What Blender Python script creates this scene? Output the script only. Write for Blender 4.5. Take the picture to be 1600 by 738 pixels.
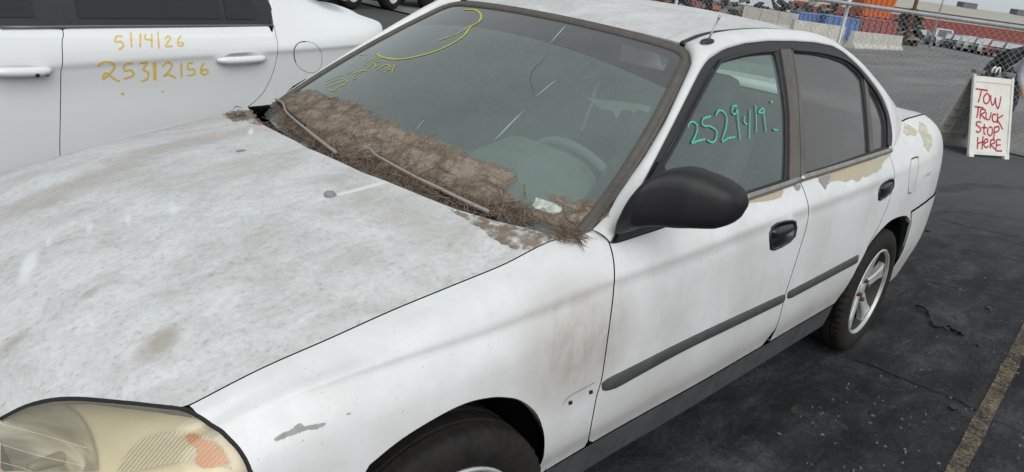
import bpy, bmesh, math, random
import numpy as np
from mathutils import Vector, Matrix
from mathutils.bvhtree import BVHTree
from mathutils.geometry import delaunay_2d_cdt

random.seed(7); RNG = np.random.default_rng(7)
scene = bpy.context.scene
for o in list(bpy.data.objects): bpy.data.objects.remove(o)
COL = scene.collection

# ------------------------------------------------------------------ camera
CAM = np.array([-0.18643843, -1.75992532, 1.52994784])
YAW, PITCH, ROLL, FPX = 0.70569313, -0.34306805, 0.13684942, 1226.166
_f = np.array([math.cos(YAW)*math.cos(PITCH), math.sin(YAW)*math.cos(PITCH), math.sin(PITCH)])
_r = np.array([math.sin(YAW), -math.cos(YAW), 0.0]); _u = np.cross(_r, _f)
CR = math.cos(ROLL)*_r + math.sin(ROLL)*_u
CU = -math.sin(ROLL)*_r + math.cos(ROLL)*_u
CF = _f
cam_d = bpy.data.cameras.new('camera'); cam = bpy.data.objects.new('camera', cam_d); COL.objects.link(cam)
cam_d.sensor_fit = 'HORIZONTAL'; cam_d.sensor_width = 36.0; cam_d.lens = FPX/1600*36
cam_d.clip_start = 0.02; cam_d.clip_end = 3000
cam.matrix_world = Matrix(((CR[0], CU[0], -CF[0], CAM[0]), (CR[1], CU[1], -CF[1], CAM[1]), (CR[2], CU[2], -CF[2], CAM[2]), (0, 0, 0, 1)))
scene.camera = cam
scene.render.resolution_x = 1024; scene.render.resolution_y = 472

# ------------------------------------------------------------------ sky and sun (overcast)
SUN_EL, SUN_AZ = math.radians(38), math.radians(243)     # direction towards the sun, azimuth from +X
world = bpy.data.worlds.new('World'); scene.world = world; world.use_nodes = True
nt = world.node_tree; nt.nodes.clear()
sky = nt.nodes.new('ShaderNodeTexSky'); sky.sky_type = 'NISHITA'; sky.sun_disc = False
sky.sun_elevation = SUN_EL; sky.sun_rotation = math.radians(90) - SUN_AZ
sky.air_density = 1.0; sky.dust_density = 2.5; sky.ozone_density = 1.0
hs = nt.nodes.new('ShaderNodeHueSaturation'); hs.inputs['Saturation'].default_value = 0.13
bg = nt.nodes.new('ShaderNodeBackground'); bg.inputs['Strength'].default_value = 0.15
wo = nt.nodes.new('ShaderNodeOutputWorld')
nt.links.new(sky.outputs[0], hs.inputs['Color']); ov = nt.nodes.new('ShaderNodeMix'); ov.data_type = 'RGBA'; ov.inputs[0].default_value = 0.72; ov.inputs[7].default_value = (3.54, 3.86, 4.05, 1)   # even overcast layer
nt.links.new(hs.outputs[0], ov.inputs[6]); nt.links.new(ov.outputs[2], bg.inputs['Color']); nt.links.new(bg.outputs[0], wo.inputs['Surface'])
sd = bpy.data.lights.new('sun', 'SUN'); sd.energy = 1.3; sd.angle = math.radians(55); sd.color = (1.0, 0.985, 0.965)
sun = bpy.data.objects.new('sun', sd); COL.objects.link(sun)
sdir = Vector((math.cos(SUN_EL)*math.cos(SUN_AZ), math.cos(SUN_EL)*math.sin(SUN_AZ), math.sin(SUN_EL)))
sun.rotation_euler = sdir.to_track_quat('Z', 'Y').to_euler(); sun.location = (0, 0, 30)
vs = scene.view_settings; vs.view_transform = 'Standard'; vs.look = 'None'; vs.gamma = 1; vs.exposure = 0.22
vs.use_curve_mapping = False

# ------------------------------------------------------------------ helpers: rays, curves
def ray(px, py):
    v = CF + (px-800)/FPX*CR - (py-369)/FPX*CU
    return v/np.linalg.norm(v)
def on_plane(px, py, ax, val):
    v = ray(px, py); return CAM + v*(val-CAM[ax])/v[ax]
def ground_z(x, y=0):
    t = (np.asarray(x, float)-7.0)/1.5
    return -0.021*1.5*np.logaddexp(0, t) + 0.021*1.5*math.log1p(math.exp(-7/1.5))
def on_ground(px, py):
    v = ray(px, py); t = -CAM[2]/v[2]
    for i in range(40):
        p = CAM+v*t; t = (float(ground_z(p[0]))-CAM[2])/v[2]
    return CAM+v*t
def at_dist(px, py, d):            # d measured along the view axis
    v = CF + (px-800)/FPX*CR - (py-369)/FPX*CU
    return CAM+v*d
def proj(P):
    D = np.asarray(P)-CAM; z = D@CF
    return 800+FPX*(D@CR)/z, 369-FPX*(D@CU)/z

class Pchip:
    def __init__(s, x, y):
        x = np.asarray(x, float); y = np.asarray(y, float); h = np.diff(x); d = np.diff(y)/h
        m = np.zeros(len(x)); m[0], m[-1] = d[0], d[-1]
        for i in range(1, len(x)-1):
            if d[i-1]*d[i] > 0:
                w1, w2 = 2*h[i]+h[i-1], h[i]+2*h[i-1]; m[i] = (w1+w2)/(w1/d[i-1]+w2/d[i])
        s.x, s.y, s.m = x, y, m
    def __call__(s, q):
        q = np.clip(np.asarray(q, float), s.x[0], s.x[-1]); i = np.clip(np.searchsorted(s.x, q)-1, 0, len(s.x)-2)
        h = s.x[i+1]-s.x[i]; t = (q-s.x[i])/h
        return ((1+2*t)*(1-t)**2*s.y[i] + t*(1-t)**2*h*s.m[i] + t*t*(3-2*t)*s.y[i+1] + t*t*(t-1)*h*s.m[i+1])

class Surf:
    """smooth parametric surface f(u,v)->(N,3); pixels are turned into points on it by ray casting"""
    def __init__(s, f, u, v, flip=False):
        s.f = f; s.flip = flip; s.u = np.asarray(u, float); s.v = np.asarray(v, float)
        U, V = np.meshgrid(s.u, s.v, indexing='ij'); P = f(U.ravel(), V.ravel())
        nu, nv = len(s.u), len(s.v); s.UV = np.stack([U.ravel(), V.ravel()], 1); s.P = P
        i = (np.arange(nu-1)[:, None]*nv + np.arange(nv-1)[None, :]).ravel()
        s.T = np.concatenate([np.stack([i, i+nv, i+nv+1], 1), np.stack([i, i+nv+1, i+1], 1)])
        s.bvh = BVHTree.FromPolygons(P.tolist(), s.T.tolist(), all_triangles=True)
    def cast(s, o, d):
        h = s.bvh.ray_cast(Vector(o), Vector(d))
        if h[0] is None: return None
        p = np.array(h[0]); t = s.T[h[2]]; a, b, c = s.P[t]
        M = np.stack([b-a, c-a], 1); w, *_ = np.linalg.lstsq(M, p-a, rcond=None)
        return s.UV[t[0]]*(1-w[0]-w[1]) + s.UV[t[1]]*w[0] + s.UV[t[2]]*w[1]
    def px(s, x, y):
        for k in range(40):                    # just off the silhouette: step back onto the surface
            r = s.cast(CAM, ray(x-k, y))
            if r is None: r = s.cast(CAM, ray(x, y+k))
            if r is not None: break
        if k and r is not None: print('MISS', x, y, 'by', k)
        if r is None: raise RuntimeError('pixel %s,%s misses the surface' % (x, y))
        return r
    def pxs(s, pts): return [tuple(s.px(*p)) for p in pts]
    def near(s, P):
        h = s.bvh.find_nearest(Vector(P)); p = np.array(h[0]); t = s.T[h[2]]; a, b, c = s.P[t]
        M = np.stack([b-a, c-a], 1); w, *_ = np.linalg.lstsq(M, p-a, rcond=None)
        return tuple(s.UV[t[0]]*(1-w[0]-w[1]) + s.UV[t[1]]*w[0] + s.UV[t[2]]*w[1])
    def P3(s, uv):
        uv = np.atleast_2d(np.asarray(uv, float)); return s.f(uv[:, 0], uv[:, 1])
    def N3(s, uv):
        uv = np.atleast_2d(np.asarray(uv, float)); e = 2e-3
        ev = e*(s.v[-1]-s.v[0])/max(1e-6, abs(s.u[-1]-s.u[0]))
        du = s.f(uv[:, 0]+e, uv[:, 1])-s.f(uv[:, 0]-e, uv[:, 1]); dv = s.f(uv[:, 0], uv[:, 1]+ev)-s.f(uv[:, 0], uv[:, 1]-ev)
        n = np.cross(du, dv); n /= np.maximum(np.linalg.norm(n, axis=1), 1e-12)[:, None]
        return -n if s.flip else n
    def metric(s, uv):
        uv = np.atleast_2d(np.asarray(uv, float)); e = 2e-3
        a = np.linalg.norm(s.f(uv[:, 0]+e, uv[:, 1])-s.f(uv[:, 0]-e, uv[:, 1]), axis=1)/(2*e)
        b = np.linalg.norm(s.f(uv[:, 0], uv[:, 1]+e)-s.f(uv[:, 0], uv[:, 1]-e), axis=1)/(2*e)
        return np.stack([np.maximum(a, 1e-3), np.maximum(b, 1e-3)], 1)

def catmull(pts, n=8, closed=False):
    P = np.asarray(pts, float)
    if len(P) < 3 and not closed: return np.array([P[0]+(P[-1]-P[0])*t for t in np.linspace(0, 1, n+1)])
    Q = np.vstack([P[-1], P, P[0], P[1]]) if closed else np.vstack([2*P[0]-P[1], P, 2*P[-1]-P[-2]])
    out = []; m = len(P) if closed else len(P)-1
    for i in range(m):
        a, b, c, d = Q[i:i+4]
        for t in np.arange(n)/n:
            out.append(.5*((2*b)+(c-a)*t+(2*a-5*b+4*c-d)*t*t+(3*b-a-3*c+d)*t**3))
    if not closed: out.append(P[-1])
    return np.array(out)
def resample(P, step, closed=False):
    P = np.asarray(P, float)
    if closed: P = np.vstack([P, P[:1]])
    L = np.concatenate([[0], np.cumsum(np.linalg.norm(np.diff(P, axis=0), axis=1))]); n = max(2, int(math.ceil(L[-1]/step))+1)
    t = np.linspace(0, L[-1], n); R = np.stack([np.interp(t, L, P[:, k]) for k in range(P.shape[1])], 1)
    return R[:-1] if closed else R
def resample_n(P, n):
    P = np.asarray(P, float); L = np.concatenate([[0], np.cumsum(np.linalg.norm(np.diff(P, axis=0), axis=1))])
    t = np.linspace(0, L[-1], n); return np.stack([np.interp(t, L, P[:, k]) for k in range(P.shape[1])], 1)
def inside(poly, q):
    x, y = q[:, 0], q[:, 1]; r = np.zeros(len(q), bool); n = len(poly)
    for i in range(n):
        x1, y1 = poly[i]; x2, y2 = poly[(i+1) % n]
        if y1 == y2: continue
        c = ((y1 > y) != (y2 > y)) & (x < (x2-x1)*(y-y1)/(y2-y1)+x1); r ^= c
    return r
def area2(p):
    p = np.asarray(p); x, y = p[:, 0], p[:, 1]; return .5*np.sum(x*np.roll(y, -1)-np.roll(x, -1)*y)

# ------------------------------------------------------------------ helpers: objects
ORG = {}
def tag(o, label=None, cat=None, group=None, kind=None):
    if label: o['label'] = label
    if cat: o['category'] = cat
    if group: o['group'] = group
    if kind: o['kind'] = kind
    return o
def thing(name, loc, label, cat, group=None):
    o = bpy.data.objects.new(name, None); o.empty_display_size = .2; COL.objects.link(o); o.location = loc
    ORG[o.name] = np.array(loc, float); return tag(o, label, cat, group)
def mk(name, V, F, mat, parent=None, smooth=True, normals=None, loc=None):
    """mesh from world-space vertices; under its parent's origin"""
    V = np.asarray(V, float)
    org = ORG[parent.name] if parent is not None else (np.zeros(3) if loc is None else np.asarray(loc, float))
    me = bpy.data.meshes.new(name); me.from_pydata((V-org).tolist(), [], [tuple(int(i) for i in f) for f in F]); me.update()
    if smooth: me.polygons.foreach_set('use_smooth', np.ones(len(me.polygons), bool))
    if normals is not None: me.normals_split_custom_set_from_vertices([tuple(n) for n in normals])
    for m in (mat if isinstance(mat, (list, tuple)) else [mat]): me.materials.append(m)
    o = bpy.data.objects.new(name, me); COL.objects.link(o)
    if parent is not None: o.parent = parent
    else: o.location = org
    ORG[o.name] = org
    return o
class MB:
    """mesh collector"""
    def __init__(s): s.V = []; s.F = []
    def add(s, V, F):
        n = len(s.V); s.V += [tuple(v) for v in V]; s.F += [tuple(i+n for i in f) for f in F]; return s
    def box(s, c, d, M=None, bev=0.0):
        c = np.asarray(c, float); d = np.asarray(d, float)/2
        if bev <= 0:
            V = [(x, y, z) for x in (-1, 1) for y in (-1, 1) for z in (-1, 1)]; V = np.array(V)*d
            F = [(0, 1, 3, 2), (4, 6, 7, 5), (0, 4, 5, 1), (2, 3, 7, 6), (0, 2, 6, 4), (1, 5, 7, 3)]
        else:
            bm = bmesh.new(); bmesh.ops.create_cube(bm, size=1)
            for v in bm.verts: v.co = Vector((v.co.x*2*d[0], v.co.y*2*d[1], v.co.z*2*d[2]))
            bmesh.ops.bevel(bm, geom=bm.edges[:], offset=bev, segments=2, affect='EDGES', profile=.6)
            bm.verts.index_update(); V = np.array([v.co[:] for v in bm.verts]); F = [[v.index for v in f.verts] for f in bm.faces]; bm.free()
        if M is not None: V = V@np.asarray(M, float).T
        return s.add(V+c, F)
    def tube(s, P, r, seg=8, cap=True, flat=None):
        P = np.asarray(P, float); n = len(P); R = np.broadcast_to(np.asarray(r, float), (n,))
        T = np.gradient(P, axis=0); T /= np.maximum(np.linalg.norm(T, axis=1), 1e-9)[:, None]
        up = np.array([0, 0, 1.]) if abs(T[0][2]) < .9 else np.array([1., 0, 0]); V = []
        a = np.cross(up, T[0]); a /= np.linalg.norm(a)
        for i in range(n):
            a = a-T[i]*(a@T[i]); a /= max(np.linalg.norm(a), 1e-9); b = np.cross(T[i], a)
            for k in range(seg):
                t = 2*math.pi*k/seg; V.append(P[i]+R[i]*(math.cos(t)*a+math.sin(t)*b))
        F = [(i*seg+k, i*seg+(k+1) % seg, (i+1)*seg+(k+1) % seg, (i+1)*seg+k) for i in range(n-1) for k in range(seg)]
        if cap: F += [tuple(range(seg))[::-1], tuple((n-1)*seg+k for k in range(seg))]
        return s.add(V, F)
    def lathe(s, prof, c, axis, seg=48, M=None, close=False):
        """prof: (radius, offset along axis)"""
        axis = np.asarray(axis, float); axis /= np.linalg.norm(axis)
        up = np.array([0, 0, 1.]) if abs(axis[2]) < .9 else np.array([1., 0, 0])
        a = np.cross(up, axis); a /= np.linalg.norm(a); b = np.cross(axis, a); V = []; n = len(prof)
        for k in range(seg):
            t = 2*math.pi*k/seg; e = math.cos(t)*a+math.sin(t)*b
            for r, o in prof: V.append(np.asarray(c)+e*r+axis*o)
        F = []
        for k in range(seg):
            k2 = (k+1) % seg
            for i in range(n if close else n-1):
                i2 = (i+1) % n; F.append((k*n+i, k*n+i2, k2*n+i2, k2*n+i))
        return s.add(V, F)
    def prism(s, poly, z0, z1, M=None, c=(0, 0, 0)):
        n = len(poly); V = [(p[0], p[1], z0) for p in poly]+[(p[0], p[1], z1) for p in poly]
        F = [tuple(range(n))[::-1], tuple(range(n, 2*n))]+[(i, (i+1) % n, n+(i+1) % n, n+i) for i in range(n)]
        V = np.array(V, float)
        if M is not None: V = V@np.asarray(M, float).T
        return s.add(V+np.asarray(c), F)
    def build(s, name, mat, parent=None, smooth=False, loc=None, auto=None):
        o = mk(name, s.V, s.F, mat, parent, smooth, None, loc)
        if auto is not None:
            bm = bmesh.new(); bm.from_mesh(o.data); bmesh.ops.recalc_face_normals(bm, faces=bm.faces[:])
            for f in bm.faces: f.smooth = True
            for e in bm.edges:
                if len(e.link_faces) == 2 and e.calc_face_angle(0) > auto: e.smooth = False
            bm.to_mesh(o.data); bm.free()
        return o
def rotz(a): c, s = math.cos(a), math.sin(a); return np.array([[c, -s, 0], [s, c, 0], [0, 0, 1]])
def frame(ex, ey, ez): return np.stack([ex, ey, ez], 1)
def unit(v): v = np.asarray(v, float); return v/np.linalg.norm(v)

def panel(name, S, outline, mat, parent, holes=(), du=.03, dv=.03, off=0.0, gap=.002, thick=.014, lip=.0015, step=.015, bulge=None, mirror=False):
    """a sheet-metal panel: outline in (u,v), triangulated, lifted to the surface, rounded edge, turned-in flange"""
    def prep(pl):
        pl = np.asarray(pl, float); m = S.metric(pl).mean(0)
        q = resample(pl*m, step, True); return q, m
    O, m = prep(outline); 
    if area2(O) < 0: O = O[::-1]
    H = []
    for h in holes:
        q = resample(np.asarray(h, float)*m, step, True); H.append(q if area2(q) < 0 else q[::-1])
    def shift(q, d):      # move inwards (to the left of travel)
        t = np.roll(q, -1, 0)-np.roll(q, 1, 0); t /= np.maximum(np.linalg.norm(t, axis=1), 1e-9)[:, None]
        return q+d*np.stack([-t[:, 1], t[:, 0]], 1)
    if gap: O = shift(O, gap+lip); H = [shift(h, lip) for h in H]
    lo, hi = O.min(0), O.max(0)
    gu = np.arange(lo[0]+du/2, hi[0], du); gv = np.arange(lo[1]+dv/2, hi[1], dv)
    G = np.stack(np.meshgrid(gu, gv, indexing='ij'), -1).reshape(-1, 2)
    if len(G):
        k = inside(O, G)
        for h in H: k &= ~inside(h, G)
        B = np.vstack([O]+H)
        G = G[k]
        if len(G):
            keep = np.ones(len(G), bool)
            for i in range(0, len(G), 2000):
                keep[i:i+2000] = (((G[i:i+2000, None, :]-B[None])**2).sum(-1).min(1) > (min(du, dv)*.4)**2)
            G = G[keep]
    loops = [O]+H; E = []; base = 0
    for q in loops: E += [(base+i, base+(i+1) % len(q)) for i in range(len(q))]; base += len(q)
    A = np.vstack(loops+[G]) if len(G) else np.vstack(loops)
    r = delaunay_2d_cdt([Vector(p) for p in A], E, [], 0, 1e-7)
    V2 = np.array([p[:] for p in r[0]]); T = np.array([t for t in r[2] if len(t) == 3])
    c = V2[T].mean(1); k = inside(O, c)
    for h in H: k &= ~inside(h, c)
    T = T[k]
    uv = V2/m; P = S.P3(uv); N = S.N3(uv)
    P = P+N*off
    if bulge is not None: P = P+N*bulge(uv)[:, None]
    a, b, cc = P[T[:, 0]], P[T[:, 1]], P[T[:, 2]]
    fn = np.cross(b-a, cc-a); bad = (fn*N[T[:, 0]]).sum(1) < 0; T[bad] = T[bad][:, ::-1]
    V = list(P); NN = list(N); F = [tuple(t) for t in T]
    if thick:                                   # edge ring and flange
        idx = {tuple(np.round(p, 6)): i for i, p in enumerate(V2)}
        for q in loops:
            qo = shift(q, -lip)/m; Pq = S.P3(qo); Nq = S.N3(qo)
            bl = bulge(qo)[:, None] if bulge is not None else 0
            Pq = Pq+Nq*(off+bl); Cn = S.P3(q/m)+S.N3(q/m)*(off+bl); out = Pq-Cn; out /= np.maximum(np.linalg.norm(out, axis=1), 1e-9)[:, None]
            ids = [idx.get(tuple(np.round(p, 6))) for p in q]
            if any(i is None for i in ids):
                ids = [int(((V2-p)**2).sum(1).argmin()) for p in q]
            n = len(q); b1 = len(V); V += list(Pq-Nq*lip); NN += [unit(a_+b_) for a_, b_ in zip(out, Nq*.5)]
            b2 = len(V); V += list(Pq-Nq*lip*1.2); NN += list(out)
            b3 = len(V); V += list(Pq-Nq*thick); NN += list(out)
            for i in range(n):
                j = (i+1) % n
                F.append((ids[i], b1+i, b1+j, ids[j])); F.append((b2+i, b3+i, b3+j, b2+j))
    V = np.array(V); NN = np.array(NN)
    o = mk(name, V, F, mat, parent, True, NN)
    if mirror:
        V2_ = V*[1, -1, 1]; mk(name, V2_, [f[::-1] for f in F], mat, parent, True, NN*[1, -1, 1])
    return o
def ribbon(name, S, lines, width, mat, parent, off=.0015, n=6, smooth_px=True, wfun=None, taper=False):
    """brush strokes given in photograph pixels, laid on a surface"""
    mb = MB()
    for ln in lines:
        w = width
        q = catmull(ln, n) if smooth_px and len(ln) > 2 else resample(ln, 3)
        P = []; N = []
        for p in q:
            r = S.cast(CAM, ray(*p))
            if r is None: continue
            P.append(S.P3(r)[0]); N.append(S.N3(r)[0])
        if len(P) < 2: continue
        P = np.array(P); N = np.array(N); T = np.gradient(P, axis=0); T /= np.maximum(np.linalg.norm(T, axis=1), 1e-9)[:, None]
        B = np.cross(N, T); V = []
        for i in range(len(P)):
            ww = w*(.8+.4*RNG.random())*.5*(math.sin(math.pi*(i+.3)/(len(P)-.4))**.7 if taper else 1)
            V += [P[i]+B[i]*ww+N[i]*off, P[i]-B[i]*ww+N[i]*off]
        mb.add(V, [(2*i, 2*i+1, 2*i+3, 2*i+2) for i in range(len(P)-1)])
    return mb.build(name, mat, parent, smooth=True)
def mirror_copy(o):
    me = o.data.copy(); 
    co = np.empty(len(me.vertices)*3); me.vertices.foreach_get('co', co); co = co.reshape(-1, 3)
    off = ORG[o.name][1]; co[:, 1] = -(co[:, 1]+off)-off
    me.vertices.foreach_set('co', co.ravel()); me.flip_normals(); me.update()
    c = bpy.data.objects.new(o.name.split('.')[0], me); COL.objects.link(c); c.parent = o.parent; ORG[c.name] = ORG[o.name]
    return c

# ------------------------------------------------------------------ materials
def mat(name, base, rough=.5, metal=0.0, spec=.5, coat=0.0, bump=0, bscale=100, var=0, vscale=8, var2=None, stretch=(1, 1, 1), detail=6, emission=None):
    m = bpy.data.materials.new(name); m.use_nodes = True; t = m.node_tree; b = t.nodes['Principled BSDF']
    b.inputs['Base Color'].default_value = (*base, 1); b.inputs['Roughness'].default_value = rough; b.inputs['Metallic'].default_value = metal
    b.inputs['Specular IOR Level'].default_value = spec; b.inputs['Coat Weight'].default_value = coat; b.inputs['Coat Roughness'].default_value = .08
    tc = t.nodes.new('ShaderNodeTexCoord'); mp = t.nodes.new('ShaderNodeMapping'); mp.inputs['Scale'].default_value = stretch
    t.links.new(tc.outputs['Object'], mp.inputs[0])
    if var:
        n = t.nodes.new('ShaderNodeTexNoise'); n.inputs['Scale'].default_value = vscale; n.inputs['Detail'].default_value = detail; n.inputs['Roughness'].default_value = .65
        t.links.new(mp.outputs[0], n.inputs['Vector'])
        r = t.nodes.new('ShaderNodeValToRGB'); r.color_ramp.elements[0].position = .3; r.color_ramp.elements[1].position = .7
        c2 = var2 or tuple(c*(1-var) for c in base)
        r.color_ramp.elements[0].color = (*c2, 1); r.color_ramp.elements[1].color = (*base, 1)
        t.links.new(n.outputs['Fac'], r.inputs[0]); t.links.new(r.outputs[0], b.inputs['Base Color'])
    if bump:
        n = t.nodes.new('ShaderNodeTexNoise'); n.inputs['Scale'].default_value = bscale; n.inputs['Detail'].default_value = 4
        t.links.new(mp.outputs[0], n.inputs['Vector']); bp = t.nodes.new('ShaderNodeBump'); bp.inputs['Strength'].default_value = bump; bp.inputs['Distance'].default_value = .01
        t.links.new(n.outputs['Fac'], bp.inputs['Height']); t.links.new(bp.outputs[0], b.inputs['Normal'])
    return m
class NT:
    def __init__(s, name):
        s.m = bpy.data.materials.new(name); s.m.use_nodes = True; s.t = s.m.node_tree; s.b = s.t.nodes['Principled BSDF']; s.out = s.t.nodes['Material Output']
        s.tc = s.n('ShaderNodeTexCoord')
    def n(s, k, **kw):
        x = s.t.nodes.new(k)
        for a, v in kw.items(): setattr(x, a, v)
        return x
    def l(s, a, b): s.t.links.new(a, b)
    def noise(s, scale, stretch=(1, 1, 1), detail=5, rough=.6, coord='Object', dist=0, off=(0, 0, 0), rot=(0, 0, 0)):
        mp = s.n('ShaderNodeMapping'); mp.inputs['Scale'].default_value = stretch; mp.inputs['Location'].default_value = off; mp.inputs['Rotation'].default_value = rot
        s.l(s.tc.outputs[coord], mp.inputs[0])
        n = s.n('ShaderNodeTexNoise'); n.inputs['Scale'].default_value = scale; n.inputs['Detail'].default_value = detail; n.inputs['Roughness'].default_value = rough; n.inputs['Distortion'].default_value = dist
        s.l(mp.outputs[0], n.inputs['Vector']); return n.outputs['Fac']
    def ramp(s, fac, stops):
        r = s.n('ShaderNodeValToRGB'); e = r.color_ramp.elements
        while len(e) < len(stops): e.new(.5)
        for x, (p, c) in zip(e, stops):
            x.position = p; x.color = (*c, 1) if len(c) == 3 else c
        s.l(fac, r.inputs[0]); return r.outputs[0]
    def mix(s, fac, a, b, mode='MIX'):
        x = s.n('ShaderNodeMix', data_type='RGBA', blend_type=mode)
        for v, i in ((fac, 0), (a, 6), (b, 7)):
            if isinstance(v, (int, float)): x.inputs[i].default_value = v
            elif isinstance(v, tuple): x.inputs[i].default_value = (*v, 1)
            else: s.l(v, x.inputs[i])
        return x.outputs[2]
    def math(s, op, a, b=0.0, clamp=False):
        x = s.n('ShaderNodeMath', operation=op, use_clamp=clamp)
        for i, v in enumerate((a, b)):
            if isinstance(v, (int, float)): x.inputs[i].default_value = v
            else: s.l(v, x.inputs[i])
        return x.outputs[0]
    def bump(s, h, strength, dist=.01):
        b = s.n('ShaderNodeBump'); b.inputs['Strength'].default_value = strength; b.inputs['Distance'].default_value = dist
        s.l(h, b.inputs['Height']); s.l(b.outputs[0], s.b.inputs['Normal'])
    def set(s, **kw):
        for k, v in kw.items():
            i = s.b.inputs[k.replace('_', ' ')]
            if hasattr(v, 'links') or hasattr(v, 'is_linked'): s.l(v, i)
            else: i.default_value = (*v, 1) if isinstance(v, tuple) and len(v) == 3 else v
        return s
    def pos(s):
        x = s.n('ShaderNodeSeparateXYZ'); s.l(s.tc.outputs['Object'], x.inputs[0]); return x.outputs

M = {}
# oxidised white paint of the upward-facing panels: chalky, streaked along the car, brown film
def old_paint(name, chalk):
    a = NT(name)
    st = a.noise(5.5, (1.0, 1.7, 2), 10, .74, dist=.5); fine = a.noise(60, (1, 1.25, 1.5), 8, .8, dist=.1); blot = a.noise(1.7, (1, 1.3, 1), 4, .55)
    spots = a.noise(5, (1, 1.3, 1), 3, .5, off=(4.3, 1.7, 0)); scr = a.noise(34, (.5, 4.5, 1), 5, .6, off=(2, 7, 0)); p = a.pos()
    col = a.ramp(st, [(.28, (.44, .43, .405)), (.47, (.575, .58, .575)), (.66, (.69, .71, .715))])
    f = a.ramp(fine, [(.33, (.58, .55, .51)), (.44, (.92, .91, .90)), (.58, (1, 1, 1)), (.70, (1.12, 1.12, 1.12))])
    col = a.mix(chalk, col, f, 'MULTIPLY')
    # brownish film, thicker towards the glass and the far edge
    back = a.math('MULTIPLY', a.math('ADD', p[0], 1.75), .8, True); side = a.math('MULTIPLY', a.math('ADD', p[1], .1), 1.1, True)
    k = a.math('MULTIPLY', a.math('ADD', a.math('ADD', a.math('MULTIPLY', back, .35), a.math('MULTIPLY', side, .45)), .15), a.ramp(blot, [(.35, (1, 1, 1)), (.65, (.15, .15, .15))]), True)
    col = a.mix(a.math('MULTIPLY', k, .70*chalk), col, (.42, .39, .345))
    s2 = a.ramp(spots, [(.16, (.70, .62, .53)), (.24, (1, 1, 1))]); col = a.mix(.85*chalk, col, s2, 'MULTIPLY')
    col = a.mix(a.math('MULTIPLY', a.ramp(scr, [(.66, (0, 0, 0)), (.74, (1, 1, 1))]), .5*chalk), col, (.76, .78, .785))
    a.set(Base_Color=col, Roughness=a.ramp(st, [(.3, (.60,)*3), (.7, (.40,)*3)]), Specular_IOR_Level=.4)
    a.bump(fine, .12*chalk, .002); return a.m
M['hood'] = old_paint('oxidised_white_paint', 1.0)
M['roofp'] = old_paint('oxidised_roof_paint', .8)
def side_paint(name):
    a = NT(name); p = a.pos()
    d = a.noise(3.2, (1, 1, 1.2), 5, .6); d2 = a.noise(26, (1, 1, .5), 6, .7); spk = a.noise(140, (1, 1, 1), 2, .5)
    col = a.ramp(d, [(.32, (.61, .61, .60)), (.6, (.72, .73, .73))])
    col = a.mix(.5, col, a.ramp(d2, [(.3, (.90, .89, .87)), (.6, (1, 1, 1))]), 'MULTIPLY')
    col = a.mix(.8, col, a.ramp(spk, [(.24, (.55, .5, .45)), (.29, (1, 1, 1))]), 'MULTIPLY')
    # brown film of dust low on the flanks and behind the front wheel
    low = a.math('MULTIPLY', a.math('SUBTRACT', .52, p[2]), 3.0, True)
    dx = a.math('MULTIPLY', a.math('SUBTRACT', p[0], -1.00), 4.2); dz = a.math('MULTIPLY', a.math('SUBTRACT', p[2], .70), 5.5)
    patch = a.math('SUBTRACT', 1.0, a.math('ADD', a.math('MULTIPLY', dx, dx), a.math('MULTIPLY', dz, dz)), True)
    film = a.math('MULTIPLY', a.math('ADD', a.math('MULTIPLY', low, .8), a.math('MULTIPLY', patch, .9)), a.ramp(d2, [(.25, (.25,)*3), (.65, (1,)*3)]), True)
    col = a.mix(a.math('MULTIPLY', film, .95), col, (.40, .36, .31))
    a.set(Base_Color=col, Roughness=a.ramp(d2, [(.3, (.42,)*3), (.7, (.28,)*3)]), Specular_IOR_Level=.5, Coat_Weight=.25, Coat_Roughness=.12)
    return a.m
M['paint'] = side_paint('white_door_paint')
M['nbpaint'] = mat('clean_white_paint', (.77, .785, .785), .22, coat=.5, var=.03, vscale=3)
M['black'] = mat('black_gap', (.012, .012, .012), .8)
M['rubber'] = mat('weathered_rubber', (.115, .105, .09), .75, var=.35, vscale=30, stretch=(1, 1, 1), bump=.15, bscale=200)
M['trim'] = mat('black_trim', (.022, .022, .024), .5, var=.3, vscale=40)
M['trimfade'] = mat('faded_pillar_trim', (.13, .118, .105), .6, var=.35, vscale=14, stretch=(1, 1, .4), var2=(.08, .072, .064))
M['mold'] = mat('grey_body_moulding', (.080, .080, .077), .6, spec=.3, var=.45, vscale=22, var2=(.05, .05, .05), bump=.05, bscale=300)
M['sill'] = mat('dusty_grey_sill', (.085, .092, .096), .7, spec=.25, var=.5, vscale=14, var2=(.045, .05, .053), bump=.1, bscale=120)
M['mirror'] = mat('faded_black_mirror_plastic', (.016, .0155, .017), .50, spec=.38, var=.25, vscale=20, bump=.03, bscale=500)
M['handle'] = mat('black_handle_plastic', (.018, .018, .02), .28, var=.3, vscale=30)
M['strip'] = mat('dull_chrome_strip', (.42, .39, .36), .38, .75, var=.4, vscale=26, var2=(.30, .27, .235))
M['primer'] = mat('peeled_tan_primer', (.46, .39, .255), .6, var=.3, vscale=18, var2=(.40, .37, .30), bump=.06, bscale=80)
M['greyprimer'] = mat('grey_primer', (.30, .30, .285), .6, var=.2, vscale=20)
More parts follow.
